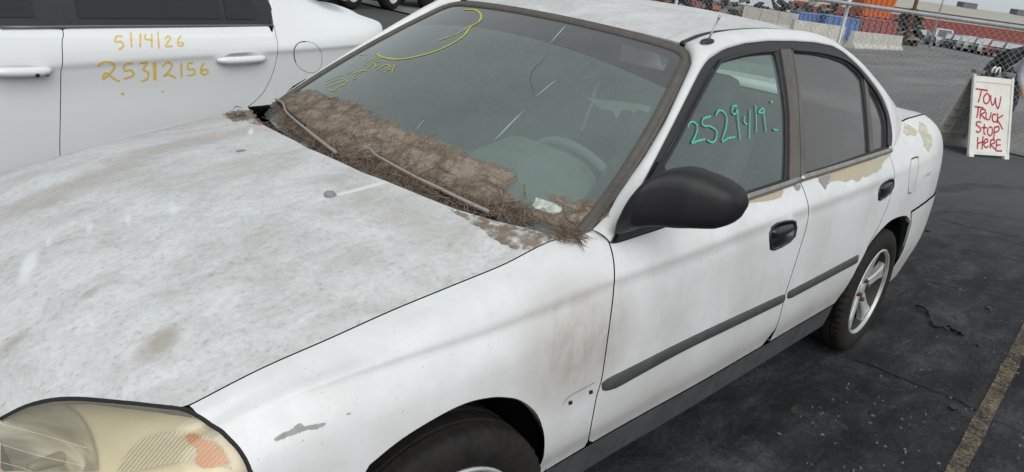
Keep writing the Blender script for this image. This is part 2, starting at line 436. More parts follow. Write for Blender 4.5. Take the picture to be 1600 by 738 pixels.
def veil(name, c, lo, hi, scale, amt):
    a = NT(name); tr = a.n('ShaderNodeBsdfTransparent'); mx = a.n('ShaderNodeMixShader'); a.set(Base_Color=c, Roughness=.6, Specular_IOR_Level=.3)
    f_ = a.ramp(a.noise(scale, (1, 1, 1), 7, .75), [(lo, (0, 0, 0)), (hi, (amt, amt, amt))]); a.l(f_, mx.inputs[0]); a.l(tr.outputs[0], mx.inputs[1]); a.l(a.b.outputs[0], mx.inputs[2]); a.l(mx.outputs[0], a.out.inputs[0]); return a.m
M['yellowclear'] = veil('yellowed_peeling_clearcoat', (.56, .52, .33), .34, .62, 14, .8)
M['scrape'] = mat('grey_scrape', (.36, .36, .34), .6, var=.3, vscale=40)
M['bare'] = mat('wiper_metal', (.33, .30, .265), .6, .1, var=.5, vscale=40, var2=(.30, .25, .21))
M['rubber_tyre'] = mat('tyre_rubber', (.011, .011, .012), .75, spec=.22, var=.5, vscale=24, var2=(.026, .023, .019), bump=.1, bscale=160)
M['alloy'] = mat('silver_alloy', (.66, .67, .68), .38, .5, var=.3, vscale=16, var2=(.48, .47, .45))
M['steel'] = mat('rusty_steel', (.12, .09, .075), .6, .6, var=.5, vscale=30)
M['liner'] = mat('wheel_well_liner', (.010, .010, .010), .9, spec=.1, var=.4, vscale=20)
M['interior'] = mat('grey_cabin_plastic', (.10, .105, .10), .7, var=.2, vscale=8)
M['dash'] = mat('dusty_dashboard', (.36, .40, .385), .8, var=.25, vscale=10)
M['seat'] = mat('grey_seat_cloth', (.12, .12, .125), .9, var=.3, vscale=60)
M['frit'] = mat('black_glass_border', (.045, .045, .045), .5)
def glass(name, tint, dust, dustcol, rough=.03, refl=1.0, ior=1.62, dscale=5.0, stretch=(1, 1, 1)):
    a = NT(name); t = a.t; t.nodes.remove(a.b)
    tr = a.n('ShaderNodeBsdfTransparent'); tr.inputs[0].default_value = (*tint, 1)
    gl = a.n('ShaderNodeBsdfGlossy'); gl.inputs['Roughness'].default_value = rough; gl.inputs['Color'].default_value = (1, 1, 1, 1)
    df = a.n('ShaderNodeBsdfDiffuse'); df.inputs[0].default_value = (*dustcol, 1)
    fr = a.n('ShaderNodeFresnel'); fr.inputs['IOR'].default_value = ior
    dn = a.noise(dscale, stretch, 6, .6); dn2 = a.noise(dscale*9, stretch, 4, .6)
    k = a.math('MULTIPLY', a.math('ADD', a.math('ADD', a.math('MULTIPLY', dn, .55), a.math('MULTIPLY', dn2, .35)), .45), dust, True)
    m1 = a.n('ShaderNodeMixShader'); a.l(k, m1.inputs[0]); a.l(tr.outputs[0], m1.inputs[1]); a.l(df.outputs[0], m1.inputs[2])
    m2 = a.n('ShaderNodeMixShader'); a.l(a.math('MULTIPLY', fr.outputs[0], refl, True), m2.inputs[0]); a.l(m1.outputs[0], m2.inputs[1]); a.l(gl.outputs[0], m2.inputs[2])
    a.l(m2.outputs[0], a.out.inputs['Surface']); return a.m
M['windshield'] = glass('dusty_windshield', (.74, .86, .80), .22, (.44, .55, .50), .03, 1.0, 1.8)
M['shade'] = glass('windshield_shade_band', (.30, .31, .32), .40, (.20, .21, .21), .05)
M['sideglass'] = glass('front_door_glass', (.64, .79, .72), .18, (.28, .40, .34), .03, 1.0, 1.7)
M['tintglass'] = glass('tinted_rear_glass', (.10, .10, .095), .26, (.24, .23, .205), .04, 1.0, 1.6)
M['darkglass'] = glass('dark_privacy_glass', (.06, .06, .075), .05, (.3, .3, .33), .03, .8)
M['lens'] = glass('yellowed_headlamp_lens', (.97, .93, .80), .19, (.76, .69, .52), .10, 1.0, 1.5)
def flat(name, c, rough=.7): return mat(name, c, rough, var=.12, vscale=60)
M['ymark'] = flat('yellow_paint_marker', (.78, .53, .09)); M['ygreen'] = flat('yellow_green_marker', (.46, .47, .07)); M['teal'] = flat('teal_marker', (.09, .46, .38)); M['red'] = flat('red_spray_paint', (.42, .03, .05))
# ================================================================== the old white sedan
XS = [-.02, .0, .06, .135, .234, .35, .478, .606, .745, .902, 1.028, 1.222]
def lev(h, z, cab, rear):
    """one lengthwise body line: half widths and heights at the front stations, then (x,h,z) further back"""
    pts = list(zip(XS, [h[0]*.25]+h, [z[0]-.03]+z))+cab+rear
    x = [p[0] for p in pts]; return Pchip(x, [p[1] for p in pts]), Pchip(x, [p[2] for p in pts])
RX = [3.6, 3.85, 4.05, 4.2, 4.32, 4.40, 4.44, 4.455]
def rr(h, z): return list(zip(RX, h, z))
LV = [
 lev([0]*11, [.52, .61, .690, .750, .80, .842, .872, .896, .915, .928, .945], [(1.5, 0, .955), (2.4, 0, .97), (3.3, 0, 1.0)], rr([0]*8, [1.035, 1.06, 1.065, 1.052, 1.01, .93, .85, .80])),
 lev([.15, .25, .31, .34, .36, .36, .36, .36, .36, .36, .36], [.51, .60, .677, .737, .786, .828, .858, .883, .903, .917, .938], [(1.5, .38, .95), (2.4, .38, .965), (3.3, .38, .998)], rr([.36, .36, .355, .34, .30, .22, .12, .01], [1.03, 1.054, 1.06, 1.047, 1.005, .925, .845, .80])),
 lev([.22, .36, .42, .485, .54, .555, .565, .576, .585, .595, .61], [.49, .57, .652, .712, .768, .808, .834, .860, .882, .901, .927], [(1.5, .66, .945), (2.4, .67, .96), (3.3, .66, .992)], rr([.58, .575, .565, .53, .46, .33, .17, .015], [1.02, 1.044, 1.05, 1.037, .995, .92, .843, .80])),
 lev([.28, .42, .51, .58, .645, .661, .671, .681, .690, .70, .711], [.46, .55, .63, .69, .746, .785, .809, .836, .859, .879, .915], [(1.4, .744, .912), (2.0, .757, .944), (2.42, .757, .958), (3.3, .752, .985)], rr([.68, .675, .668, .645, .58, .45, .24, .016], [1.015, 1.042, 1.044, 1.030, .988, .91, .84, .80])),
 lev([.36, .50, .57, .63, .680, .699, .722, .745, .762, .770, .777], [.43, .52, .60, .66, .722, .765, .788, .815, .838, .855, .880], [(1.4, .788, .878), (2.0, .795, .894), (2.42, .796, .905), (3.3, .793, .93)], rr([.772, .772, .762, .738, .675, .53, .29, .018], [.955, .975, .98, .968, .932, .87, .82, .79])),
 lev([.42, .56, .62, .665, .705, .730, .757, .779, .796, .806, .817], [.41, .49, .57, .63, .702, .748, .771, .783, .790, .799, .811], [(1.4, .825, .822), (1.62, .828, .823), (2.0, .830, .833), (2.44, .830, .838), (3.2, .830, .848)], rr([.827, .822, .808, .783, .722, .58, .32, .02], [.85, .855, .86, .86, .855, .83, .80, .78])),
 lev([.46, .60, .665, .712, .752, .780, .803, .820, .832, .837, .842], [.38, .45, .53, .58, .64, .675, .695, .705, .71, .71, .71], [(1.4, .843, .71), (2.44, .844, .71), (3.3, .843, .715)], rr([.840, .835, .822, .798, .74, .60, .33, .02], [.72, .72, .72, .72, .72, .715, .71, .71])),
 lev([.48, .62, .69, .735, .775, .80, .822, .838, .845, .847, .848], [.33, .40, .46, .50, .53, .545, .55, .55, .55, .55, .55], [(1.4, .848, .55), (2.44, .848, .55), (3.3, .847, .55)], rr([.843, .838, .826, .803, .745, .605, .335, .02], [.56]*8)),
 lev([.48, .62, .69, .735, .775, .80, .82, .835, .842, .843, .843], [.28, .33, .37, .39, .40, .42, .43, .43, .43, .43, .43], [(1.4, .842, .43), (2.44, .842, .43), (3.3, .840, .43)], rr([.837, .832, .82, .797, .74, .60, .33, .02], [.43]*8)),
 lev([.47, .60, .67, .715, .755, .78, .80, .812, .815, .815, .815], [.23, .27, .29, .30, .31, .32, .33, .335, .338, .340, .342], [(1.4, .815, .342), (2.0, .815, .330), (3.1, .815, .326)], rr([.812, .806, .795, .77, .715, .58, .32, .02], [.31]*8)),
 lev([.45, .57, .64, .69, .73, .755, .775, .785, .788, .788, .788], [.20]*11, [(1.4, .788, .215), (2.0, .788, .203), (3.1, .788, .198)], rr([.785, .78, .77, .745, .69, .56, .31, .02], [.21]*8)),
]
def body_f(u, v):
    u = np.asarray(u, float); v = np.asarray(v, float); a = np.clip(np.abs(v), 0, 10)
    HZ = np.array([[L[0](u), L[1](u)] for L in LV])            # (11,2,N)
    i = np.clip(np.floor(a).astype(int), 0, 9); t = a-i; n = np.arange(len(u))
    def get(k):
        s = np.where(k < 0, -1.0, 1.0); kk = np.clip(np.abs(k), 0, 10); h = HZ[kk, 0, n]*s; z = HZ[kk, 1, n]
        over = k > 10; h = np.where(over, 2*HZ[10, 0, n]-HZ[9, 0, n], h); z = np.where(over, 2*HZ[10, 1, n]-HZ[9, 1, n], z); return h, z
    A, B, C_, D = get(i-1), get(i), get(i+1), get(i+2)
    def cr(k): 
        p0, p1, p2, p3 = A[k], B[k], C_[k], D[k]
        return .5*(2*p1+(p2-p0)*t+(2*p0-5*p1+4*p2-p3)*t*t+(3*p1-p0-3*p2+p3)*t**3)
    h, z = cr(0), cr(1)
    b = a-5.0; k = np.clip((u-.35)/.3, 0, 1)*np.clip((4.3-u)/.3, 0, 1)          # pressed feature line along the flank
    h = h-.0065*k/(1+np.exp(-np.clip(b/.045, -40, 40)))*np.exp(-np.maximum(b, 0)/.55)
    return np.stack([u, -np.sign(v)*h, z], 1)
uu = np.unique(np.concatenate([np.linspace(-.02, .3, 40), np.linspace(.3, 4.0, 150), np.linspace(4.0, 4.455, 50)]))
BODY = Surf(body_f, uu, np.linspace(-10, 10, 321), flip=True)
def zv(x, z, lo=3.0, hi=9.99):           # level v at which the left flank has height z
    vv = np.linspace(lo, hi, 400); zz = body_f(np.full(400, x), vv)[:, 2]; return float(np.interp(-z, -zz, vv))

HB = Pchip([1.1, 1.4, 2.0, 2.6, 3.1, 3.4, 3.7], [.725, .760, .776, .785, .788, .785, .772])
def side_f(u, v):
    dz = v-.93; return np.stack([u, -(HB(u)-.36*dz-.226*dz*np.abs(dz)), v], 1)
SIDE = Surf(side_f, np.linspace(1.0, 3.75, 90), np.linspace(.85, 1.45, 60))
def ws_f(u, v):
    a = np.abs(u); B = np.stack([1.17+.15*a**2, .714*u, .928-.012*a**2], 1); T = np.stack([1.905+.055*a**2, .50*u, 1.349-.024*a**2.2], 1)
    w = v[:, None]; n = np.array([-.52, 0, .85])
    return B*(1-w)+T*w+n*(4*w*(1-w))*(.022-.008*(a**2)[:, None])
WS = Surf(ws_f, np.linspace(-1.2, 1.2, 80), np.linspace(-.3, 1.15, 70), flip=True)
UE = Pchip([-.3, 0, .1, .35, .56, .75, .95, 1.2], [.96, 1.0, 1.022, 1.058, 1.075, 1.08, 1.08, 1.08])
def mir(l): return [(a, -b) for a, b in l][::-1]

car = thing('sedan_car', (2.2, 0, 0), 'weathered old white sedan in front with peeling paint and dirty chalky hood', 'car')
# ---------------- hood
rear = BODY.pxs([(597, 280), (651, 302), (708, 325), (768, 343), (819, 355), (868, 370)])
hx = BODY.px(543, 258)[0]
lamp_top = BODY.pxs([(283, 638), (230, 632), (182, 627), (121, 622), (80, 624), (40, 634), (0, 654)])
half = [(hx, 0.0), (hx, .35)]+rear+[(1.225, 3.0)]+[(x, 3.0) for x in np.linspace(1.2, lamp_top[0][0]+.02, 24)]+lamp_top+[(lamp_top[-1][0]-.018, lamp_top[-1][1]-.25), (lamp_top[-1][0]-.03, lamp_top[-1][1]-.6), (.088, .7), (.085, .2)]
hood_out = half+mir([p for p in half if p[1] > 0.01])
hood_part = panel('hood', BODY, hood_out, M['hood'], car, du=.03, dv=.03, gap=.0009, thick=.016)
def add_stains(m, spots):
    """brown stains of given shape on the paint: (pixel, half length m, half width m, angle, strength)"""
    t = m.node_tree; b = t.nodes['Principled BSDF']; src = b.inputs['Base Color'].links[0].from_socket
    tc = t.nodes.new('ShaderNodeTexCoord'); N = lambda k: t.nodes.new(k)
    nz = N('ShaderNodeTexNoise'); nz.inputs['Scale'].default_value = 24; nz.inputs['Detail'].default_value = 6; nz.inputs['Roughness'].default_value = .7; t.links.new(tc.outputs['Object'], nz.inputs['Vector'])
    for px, rl_, rw, ang, amt, colr in spots:
        P = BODY.P3(BODY.px(*px))[0]-ORG[car.name]; mp = N('ShaderNodeMapping'); mp.vector_type = 'TEXTURE'
        mp.inputs['Location'].default_value = (P[0], P[1], P[2]); mp.inputs['Rotation'].default_value = (0, 0, ang); mp.inputs['Scale'].default_value = (rl_, rw, .5); t.links.new(tc.outputs['Object'], mp.inputs[0])
        ln = N('ShaderNodeVectorMath'); ln.operation = 'LENGTH'; t.links.new(mp.outputs[0], ln.inputs[0])
        ad = N('ShaderNodeMath'); ad.operation = 'ADD'; t.links.new(ln.outputs['Value'], ad.inputs[0]); t.links.new(nz.outputs['Fac'], ad.inputs[1])
        mr_ = N('ShaderNodeMapRange'); mr_.interpolation_type = 'SMOOTHSTEP'; t.links.new(ad.outputs[0], mr_.inputs[0])
        for i_, v_ in ((1, .75), (2, 1.65), (3, amt), (4, 0)): mr_.inputs[i_].default_value = v_
        mx = N('ShaderNodeMix'); mx.data_type = 'RGBA'; t.links.new(mr_.outputs[0], mx.inputs[0]); t.links.new(src, mx.inputs[6]); mx.inputs[7].default_value = (*colr, 1); src = mx.outputs[2]
    t.links.new(src, b.inputs['Base Color'])
BR = (.33, .29, .24); WH = (.78, .80, .81)
add_stains(M['hood'], [((248, 537), .055, .035, .5, .75, BR), ((140, 458), .03, .015, .3, .5, BR), ((22, 533), .03, .02, .3, .55, BR), ((120, 290), .26, .085, .1, .5, BR), ((300, 222), .30, .07, .1, .5, BR), ((620, 330), .10, .30, 0, .28, BR), ((350, 262), .25, .06, .2, .3, BR), ((270, 325), .045, .014, 1.2, .5, WH), ((200, 342), .035, .008, 1.2, .5, WH), ((140, 356), .035, .010, 1.2, .5, WH), ((76, 376), .03, .008, 1.2, .5, WH), ((45, 415), .07, .02, 1.1, .7, WH), ((392, 206), .05, .01, 1.0, .8, WH), ((560, 296), .16, .012, 0, .7, WH)])
hood_part['label'] = 'chalky oxidised white hood streaked with dirt'
# ---------------- front fenders
gapL = BODY.pxs(catmull([(952, 380), (957.5, 400), (960, 427), (958, 462), (950, 525), (940, 593), (933, 616), (926, 652), (919, 690)], 4))
archF = BODY.pxs(catmull([(849, 712), (850, 694), (848, 674), (837, 647), (813, 628), (787, 623), (763, 624), (729, 632), (687, 652), (627, 689), (575, 731)], 5))
def circ(cx, cz, r, a0, a1, n=10):
    out = []
    for a in np.linspace(math.radians(a0), math.radians(a1), n):
        x = cx+r*math.cos(a); z = cz+r*math.sin(a); out.append((x, zv(x, max(z, .215), 4.5)))
    return out
lamp_side = BODY.pxs([(283, 638), (305, 647), (323, 658), (340, 669), (355, 682), (369, 696), (380, 711), (387, 724), (392, 737)])
fend_top = BODY.pxs([(880, 375), (895, 371), (908, 367), (922, 361), (934, 357), (944, 370)])
fend = [(x, 3.0) for x in np.linspace(lamp_side[0][0]+.01, 1.222, 30)]+fend_top+gapL+[(1.33, 9.0), (1.2, 9.02), (1.150, 9.03), (1.128, 8.8)]+archF+circ(.83, .31, .345, 140, 172, 6)+[(.46, zv(.46, .42)), (.44, zv(.44, .50))]+lamp_side[::-1][:-1]
panel('front_fender', BODY, fend, M['paint'], car, thick=.02, mirror=True, gap=.0009)
# ---------------- doors
midg = BODY.pxs(catmull([(1251, 287), (1257, 300), (1263, 322), (1263, 338), (1260, 355), (1251, 385), (1240, 420), (1228, 457), (1221, 485), (1213, 512)], 4))
belt1 = BODY.pxs([(1249, 285), (1200, 302), (1165, 314), (1100, 335), (1040, 355), (1000, 368), (960, 380.5)])
handle_px = [(1203, 376), (1202.5, 364), (1206, 355), (1214, 349), (1226, 345.5), (1237, 344.5), (1242, 346), (1243.5, 356), (1241, 369), (1233, 378), (1220, 386), (1209, 390.5), (1204, 389)]
handle2_px = [(1372.5, 304), (1373, 296), (1377, 289), (1383, 284), (1390, 280), (1395, 279.5), (1396, 285), (1395, 293), (1390, 302), (1382, 309), (1375, 313), (1372.5, 312)]
hh = BODY.pxs(handle_px); hh2 = BODY.pxs(handle2_px)
fd = gapL+[(x, 9.0) for x in np.linspace(gapL[-1][0]+.03, midg[-1][0]-.03, 12)]+midg[::-1]+belt1
door = panel('front_door', BODY, fd, M['paint'], car, holes=[hh], thick=.02, mirror=False, gap=.0009)
belt2 = BODY.pxs([(1253, 283), (1300, 268), (1350, 252), (1388, 239)])
bx = belt2[-1][0]
rdl = [(bx+.01, belt2[-1][1]+.1), (bx+.02, 4.5), (3.33, 5.2), (3.30, zv(3.30, .74)), (3.24, zv(3.24, .65)), (3.17, zv(3.17, .585)), (3.115, zv(3.115, .50)), (3.08, zv(3.08, .42)), (3.06, 9.0)]
rd = midg+[(x, 9.0) for x in np.linspace(midg[-1][0]+.03, 3.04, 10)]+rdl[::-1]+belt2[::-1]
door2 = panel('rear_door', BODY, rd, M['paint'], car, holes=[hh2], thick=.02, gap=.0009)
mirror_copy(door); mirror_copy(door2)
# ---------------- quarter panel, rear bumper, trunk
archR = BODY.pxs(catmull([(1346, 402), (1365, 373), (1387, 349.5), (1400, 341.5), (1410, 338.5), (1416, 338)], 4))
bl = BODY.pxs([(1423, 331), (1430, 326.5), (1440, 319.5), (1451, 311)])
zb = [float(BODY.P3(b)[0][2]) for b in bl]
qtop = [(bx+.01, belt2[-1][1]-.15), (bx+.05, 3.25), (3.48, 3.0)]
q = qtop+[(x, 3.0) for x in np.linspace(3.52, 4.44, 26)]+[(4.444, zv(4.444, .74)), (4.444, zv(4.444, zb[-1]))]+[(x, zv(x, zb[-1])) for x in np.linspace(4.42, bl[-1][0]+.04, 10)]+bl[::-1]+[(3.748, zv(3.748, .580)), (3.70, zv(3.70, .612))]+archR[::-1]+[(3.115, zv(3.115, .505))]+rdl[::-1][2:]
quarter = panel('quarter_panel', BODY, q, M['paint'], car, thick=.02, mirror=True, gap=.0009)
rb = bl+[(x, zv(x, zb[-1])) for x in np.linspace(bl[-1][0]+.04, 4.42, 10)]+[(4.448, zv(4.448, zb[-1])), (4.448, 9.0), (4.42, 10)]+[(x, 9.99) for x in np.linspace(4.38, 3.80, 12)]+[(3.772, 9.4)]+[(x, zv(x, z)) for x, z in ((3.775, .40), (3.770, .46), (3.760, .52), (3.748, .575))]
panel('rear_bumper', BODY, rb, M['paint'], car, off=.006, thick=.010, mirror=True, gap=.0004)
panel('trunk_lid', BODY, [(x, -2.97) for x in np.linspace(3.66, 4.445, 24)]+[(x, 2.97) for x in np.linspace(4.445, 3.66, 24)], M['roofp'], car, thick=.015, gap=.002)
panel('rear_shelf_cowl', BODY, [(x, -3.0) for x in np.linspace(3.50, 3.655, 8)]+[(x, 3.0) for x in np.linspace(3.655, 3.50, 8)], M['trim'], car, thick=0, gap=0, off=-.01)
# ---------------- front bumper (below the lamps)
fb = [(x, 7.0) for x in np.linspace(-.015, .46, 20)]+[(.475, zv(.475, .44)), (.455, zv(.455, .33)), (.45, 9.9)]+[(x, 9.95) for x in np.linspace(.43, -.01, 16)]
fbp = panel('front_bumper', BODY, fb, M['paint'], car, off=.004, thick=.02, mirror=True)
panel('nose_panel', BODY, [(-.015, -6.9), (.03, -6.0), (.07, -3.0), (.08, -1.5), (.083, 0), (.08, 1.5), (.07, 3.0), (.03, 6.0), (-.015, 6.9)], M['paint'], car, off=-.004, thick=0, gap=0, du=.01, dv=.03)
panel('grille', BODY, [(.030, -2.6), (.052, -2.4), (.060, -1), (.061, 0), (.060, 1), (.052, 2.4), (.030, 2.6), (.036, 1), (.036, -1)], M['trim'], car, off=-.001, thick=0, gap=0, du=.01, dv=.02)
# ---------------- sills
for s in (1, -1):
    so = [(x, s*9.06) for x in np.linspace(1.16, 3.06, 30)]+[(3.085, s*9.5), (3.08, s*9.98)]+[(x, s*9.98) for x in np.linspace(3.05, 1.17, 30)]+[(1.14, s*9.6)]
    panel('rocker_sill', BODY, so, M['sill'], car, off=-.002, thick=.02, gap=.0015)
# ---------------- dark inner skins seen only in the gaps
def skin(pl): 
    panel('inner_skin', BODY, pl, M['black'], car, off=-.022, thick=0, gap=0, du=.05, dv=.05)
skin([(x, -3.4) for x in np.linspace(.50, 1.02, 12)]+[(x, 3.4) for x in np.linspace(1.02, .50, 12)])
for s in (1, -1):
    skin([(x, s*2.7) for x in np.linspace(.52, 1.24, 12)]+[(1.36, s*3.2), (1.40, s*4.0), (1.40, s*5.9)]+[(x, s*5.9) for x in np.linspace(1.36, .52, 12)])
    skin([(x, s*3.6) for x in np.linspace(1.25, 3.3, 24)]+[(x, s*5.5) for x in np.linspace(3.33, 3.28, 2)]+[(3.06, s*8.0), (3.03, s*9.4)]+[(x, s*9.4) for x in np.linspace(3.0, 1.18, 20)]+[(1.19, s*7)])
    skin([(x, s*2.8) for x in np.linspace(3.4, 4.3, 12)]+[(x, s*5.9) for x in np.linspace(4.3, 3.4, 12)])
mb = MB(); mb.box((2.2, 0, .23), (3.9, 1.30, .06)); mb.box((2.3, 0, .235), (1.5, 1.52, .05)); mb.build('underbody', M['black'], car)
mb = MB(); mb.box((.80, 0, .50), (.75, .86, .5)); mb.build('engine_bay', M['black'], car)
mb = MB(); mb.box((3.9, 0, .52), (.7, 1.2, .5)); mb.build('boot_floor', M['black'], car)
# ---------------- moulding strips on the doors
def moulding(pt, pb, name='door_moulding'):
    T = np.array([BODY.P3(BODY.px(*p))[0] for p in catmull(pt, 6)]); B = np.array([BODY.P3(BODY.px(*p))[0] for p in catmull(pb, 6)])
    n = 40; T = resample_n(T, n); B = resample_n(B, n); V = []
    prof = [(.02, -.004), (.05, .003), (.12, .006), (.5, .0068), (.86, .006), (.94, .003), (.98, -.004)]
    for i in range(n):
        e = min(1.0, min(i, n-1-i)/1.6+.05)**.5
        for w, o in prof: 
            w2 = .5+(w-.5)*(.55+.45*e); V.append(T[i]*(1-w2)+B[i]*w2+np.array([0, -1, 0])*(o*e-.003*(1-e)))
    m = len(prof); F = [(i*m+k, i*m+k+1, (i+1)*m+k+1, (i+1)*m+k) for i in range(n-1) for k in range(m-1)]+[tuple(range(m))[::-1], tuple((n-1)*m+k for k in range(m))]
    o = mk(name, V, F, M['mold'], car); mirror_copy(o)
moulding([(937, 596), (985, 573), (1067, 532), (1150, 493), (1228.5, 457)], [(940, 616), (966, 605), (1000, 586), (1067, 549.5), (1150, 509), (1228, 471)])
moulding([(1229.5, 456), (1285, 427), (1343, 396)], [(1229, 469.5), (1285, 440), (1341, 410)])
# clip holes and shallow recess where the fender's own moulding is missing
mb = MB()
for cx, cy in ((891, 629.5), (923, 613)):
    mb = MB()
    pts = []
    for dx, dy in ((-3.2, -2.2), (2.6, -4.0), (3.2, 1.6), (-2.6, 3.8)):
        uv = BODY.px(cx+dx, cy+dy); pts.append(BODY.P3(uv)[0]+BODY.N3(uv)[0]*.001)
    mb.add(pts, [(0, 1, 2, 3)]); mb.build('moulding_clip_hole', M['black'], car)
ribbon('moulding_seat_edge', BODY, [[(880, 632), (884, 625), (893, 617), (912, 607), (930, 597)]], .0035, M['scrape'], car, off=.0008)
# ---------------- door handles: a cup, a rim and a paddle
def handle(px, name):
    uv = np.array(BODY.pxs(px)); c = uv.mean(0); P = BODY.P3(uv); N = BODY.N3(uv); Cn = P.mean(0); n0 = unit(N.mean(0)); V = []; k = len(P)
    rings = [(1.06, .0, 1), (1.03, .0045, 1), (.93, .005, 1), (.86, .0, 1), (.80, -.018, 1), (.5, -.030, 1), (.1, -.032, 1)]
    for sc, o, _ in rings: V += [Cn+(p-Cn)*sc+n0*o for p in P]
    F = [(r*k+i, r*k+(i+1) % k, (r+1)*k+(i+1) % k, (r+1)*k+i) for r in range(len(rings)-1) for i in range(k)]+[tuple((len(rings)-1)*k+i for i in range(k))]
    h = mk(name, V, F, M['handle'], car)
    hi = P[:, 2].max(); top = [p for p in P]
    # paddle: upper front part of the cup
    V = []; rs = [(.80, -.006), (.74, .004), (.55, .008), (.2, .009)]
    cc = Cn+np.array([0, 0, .012])
    for sc, o in rs: V += [cc+np.array([(p-Cn)[0]*sc, (p-Cn)[1]*sc, (p-Cn)[2]*sc*.52])+n0*o for p in P]
    F = [(r*k+i, r*k+(i+1) % k, (r+1)*k+(i+1) % k, (r+1)*k+i) for r in range(len(rs)-1) for i in range(k)]+[tuple((len(rs)-1)*k+i for i in range(k))]
    pd = mk('handle_paddle', V, F, M['handle'], h); return h
handle(handle_px, 'door_handle'); handle(handle2_px, 'door_handle')
# ---------------- greenhouse: door frames, glass, pillars
D_px = [(954, 379), (980, 331), (1009, 277.5), (1030, 237), (1049, 200), (1071, 156), (1092, 114), (1100, 101), (1108, 92), (1130, 77.5), (1163, 68), (1200, 64), (1244, 64.5), (1274, 66.5), (1301, 72), (1316, 80), (1328, 90), (1343, 104), (1356, 119), (1370, 137), (1380, 153), (1388, 171), (1392, 186), (1395.5, 205), (1396, 218), (1394, 231)]
Duv = SIDE.pxs(D_px); D3 = SIDE.P3(Duv)
belt_lo = SIDE.pxs([(1391, 237), (1350, 251), (1300, 267), (1249, 284), (1200, 300), (1140, 320), (1060, 347), (1000, 367), (962, 380)])
g1 = SIDE.pxs([(1030, 262), (1049, 229), (1065, 200), (1090, 153), (1113, 110), (1121, 101), (1135, 95), (1173, 85.5), (1205, 82.5), (1213, 83), (1219.5, 108), (1226, 145), (1229.5, 180), (1230, 230), (1228, 281), (1170, 300), (1120, 317), (1050, 340), (1010, 330)])
g2 = SIDE.pxs([(1238, 80.5), (1274, 84), (1301, 90), (1323, 98.5), (1339, 111.5), (1348, 123), (1352, 150), (1356, 190), (1359, 239), (1310, 256), (1258, 273), (1257, 230), (1255, 190), (1250, 150), (1244, 110)])
g3 = SIDE.pxs([(1356, 134), (1364, 143), (1372, 156), (1379, 172), (1383, 186), (1384.5, 205), (1384, 230), (1366, 236), (1363.5, 200), (1360, 165)])
fr = panel('door_window_frame', SIDE, Duv+belt_lo, M['trim'], car, holes=[g1, g2, g3], off=-.003, thick=.02, gap=.0, lip=.002, mirror=True)
for g, m_, nm in ((g1, 'sideglass', 'front_door_glass'), (g2, 'tintglass', 'rear_door_glass'), (g3, 'tintglass', 'quarter_glass')):
    c = np.mean(g, 0); gg = [tuple(c+(np.array(p)-c)*1.03) for p in g]
    panel(nm, SIDE, gg, M[m_], car, off=-.010, thick=0, gap=0, mirror=True, du=.05, dv=.05)
# faded pillar covers of front and rear door, the division bar, rubber run channel
def cover(name, pts, m_, off): panel(name, SIDE, SIDE.pxs(pts), M[m_], car, off=off, thick=.01, gap=.0005, mirror=True)
cover('pillar_cover', [(1219, 77), (1235, 77), (1240, 100), (1245, 140), (1247.5, 180), (1249, 230), (1249, 277), (1233, 282), (1234, 230), (1233.5, 180), (1229.5, 140), (1224, 105)], 'trimfade', .003)
cover('pillar_cover', [(1236.5, 77), (1239, 80), (1244.5, 110), (1251, 150), (1255.5, 190), (1257.5, 230), (1258, 274), (1250.5, 277), (1250.5, 230), (1249, 180), (1246.5, 140), (1241.5, 100)], 'trimfade', .002)
cover('division_bar', [(1350, 123), (1355.5, 132), (1359.5, 165), (1363, 200), (1365.5, 236), (1359.5, 238), (1356.5, 190), (1353, 150)], 'trimfade', .001)
for a_, b_ in (([(1033, 262), (1055, 225), (1090, 158), (1121, 103), (1135, 93.5), (1173, 83.5), (1212, 79.5)], 'trim'), ([(1238, 78.5), (1274, 81.5), (1301, 87), (1324, 96), (1341, 110), (1352, 124), (1364, 139), (1374, 156), (1382, 175), (1386.5, 195), (1387, 230)], 'trim')):
    P = np.array([SIDE.P3(SIDE.px(*p))[0]+SIDE.N3(SIDE.px(*p))[0]*.001 for p in catmull(a_, 6)]); mb = MB(); mb.tube(P, .006, 6); o = mb.build('glass_run_seal', M[b_], car, smooth=True); mirror_copy(o)
# bright strip along the belt line
for pts in ([(1163, 310), (1200, 298), (1225, 289.5), (1248, 281)], [(1251, 279.5), (1300, 264.5), (1350, 248.5), (1391, 235)]):
    P = np.array([SIDE.P3(SIDE.px(*p))[0]+SIDE.N3(SIDE.px(*p))[0]*.004 for p in catmull(pts, 8)]); 
    V = []; n = len(P)
    for p in P: V += [p+np.array(q_) for q_ in ((0, .004, .011), (0, -.003, .009), (0, -.006, .003), (0, -.007, -.004), (0, -.005, -.010), (0, .004, -.012))]
    F = [(i*6+k, i*6+k+1, (i+1)*6+k+1, (i+1)*6+k) for i in range(n-1) for k in range(5)]+[tuple(range(6))[::-1], tuple((n-1)*6+k for k in range(6))]
    o = mk('belt_strip', V, F, M['strip'], car); mirror_copy(o)
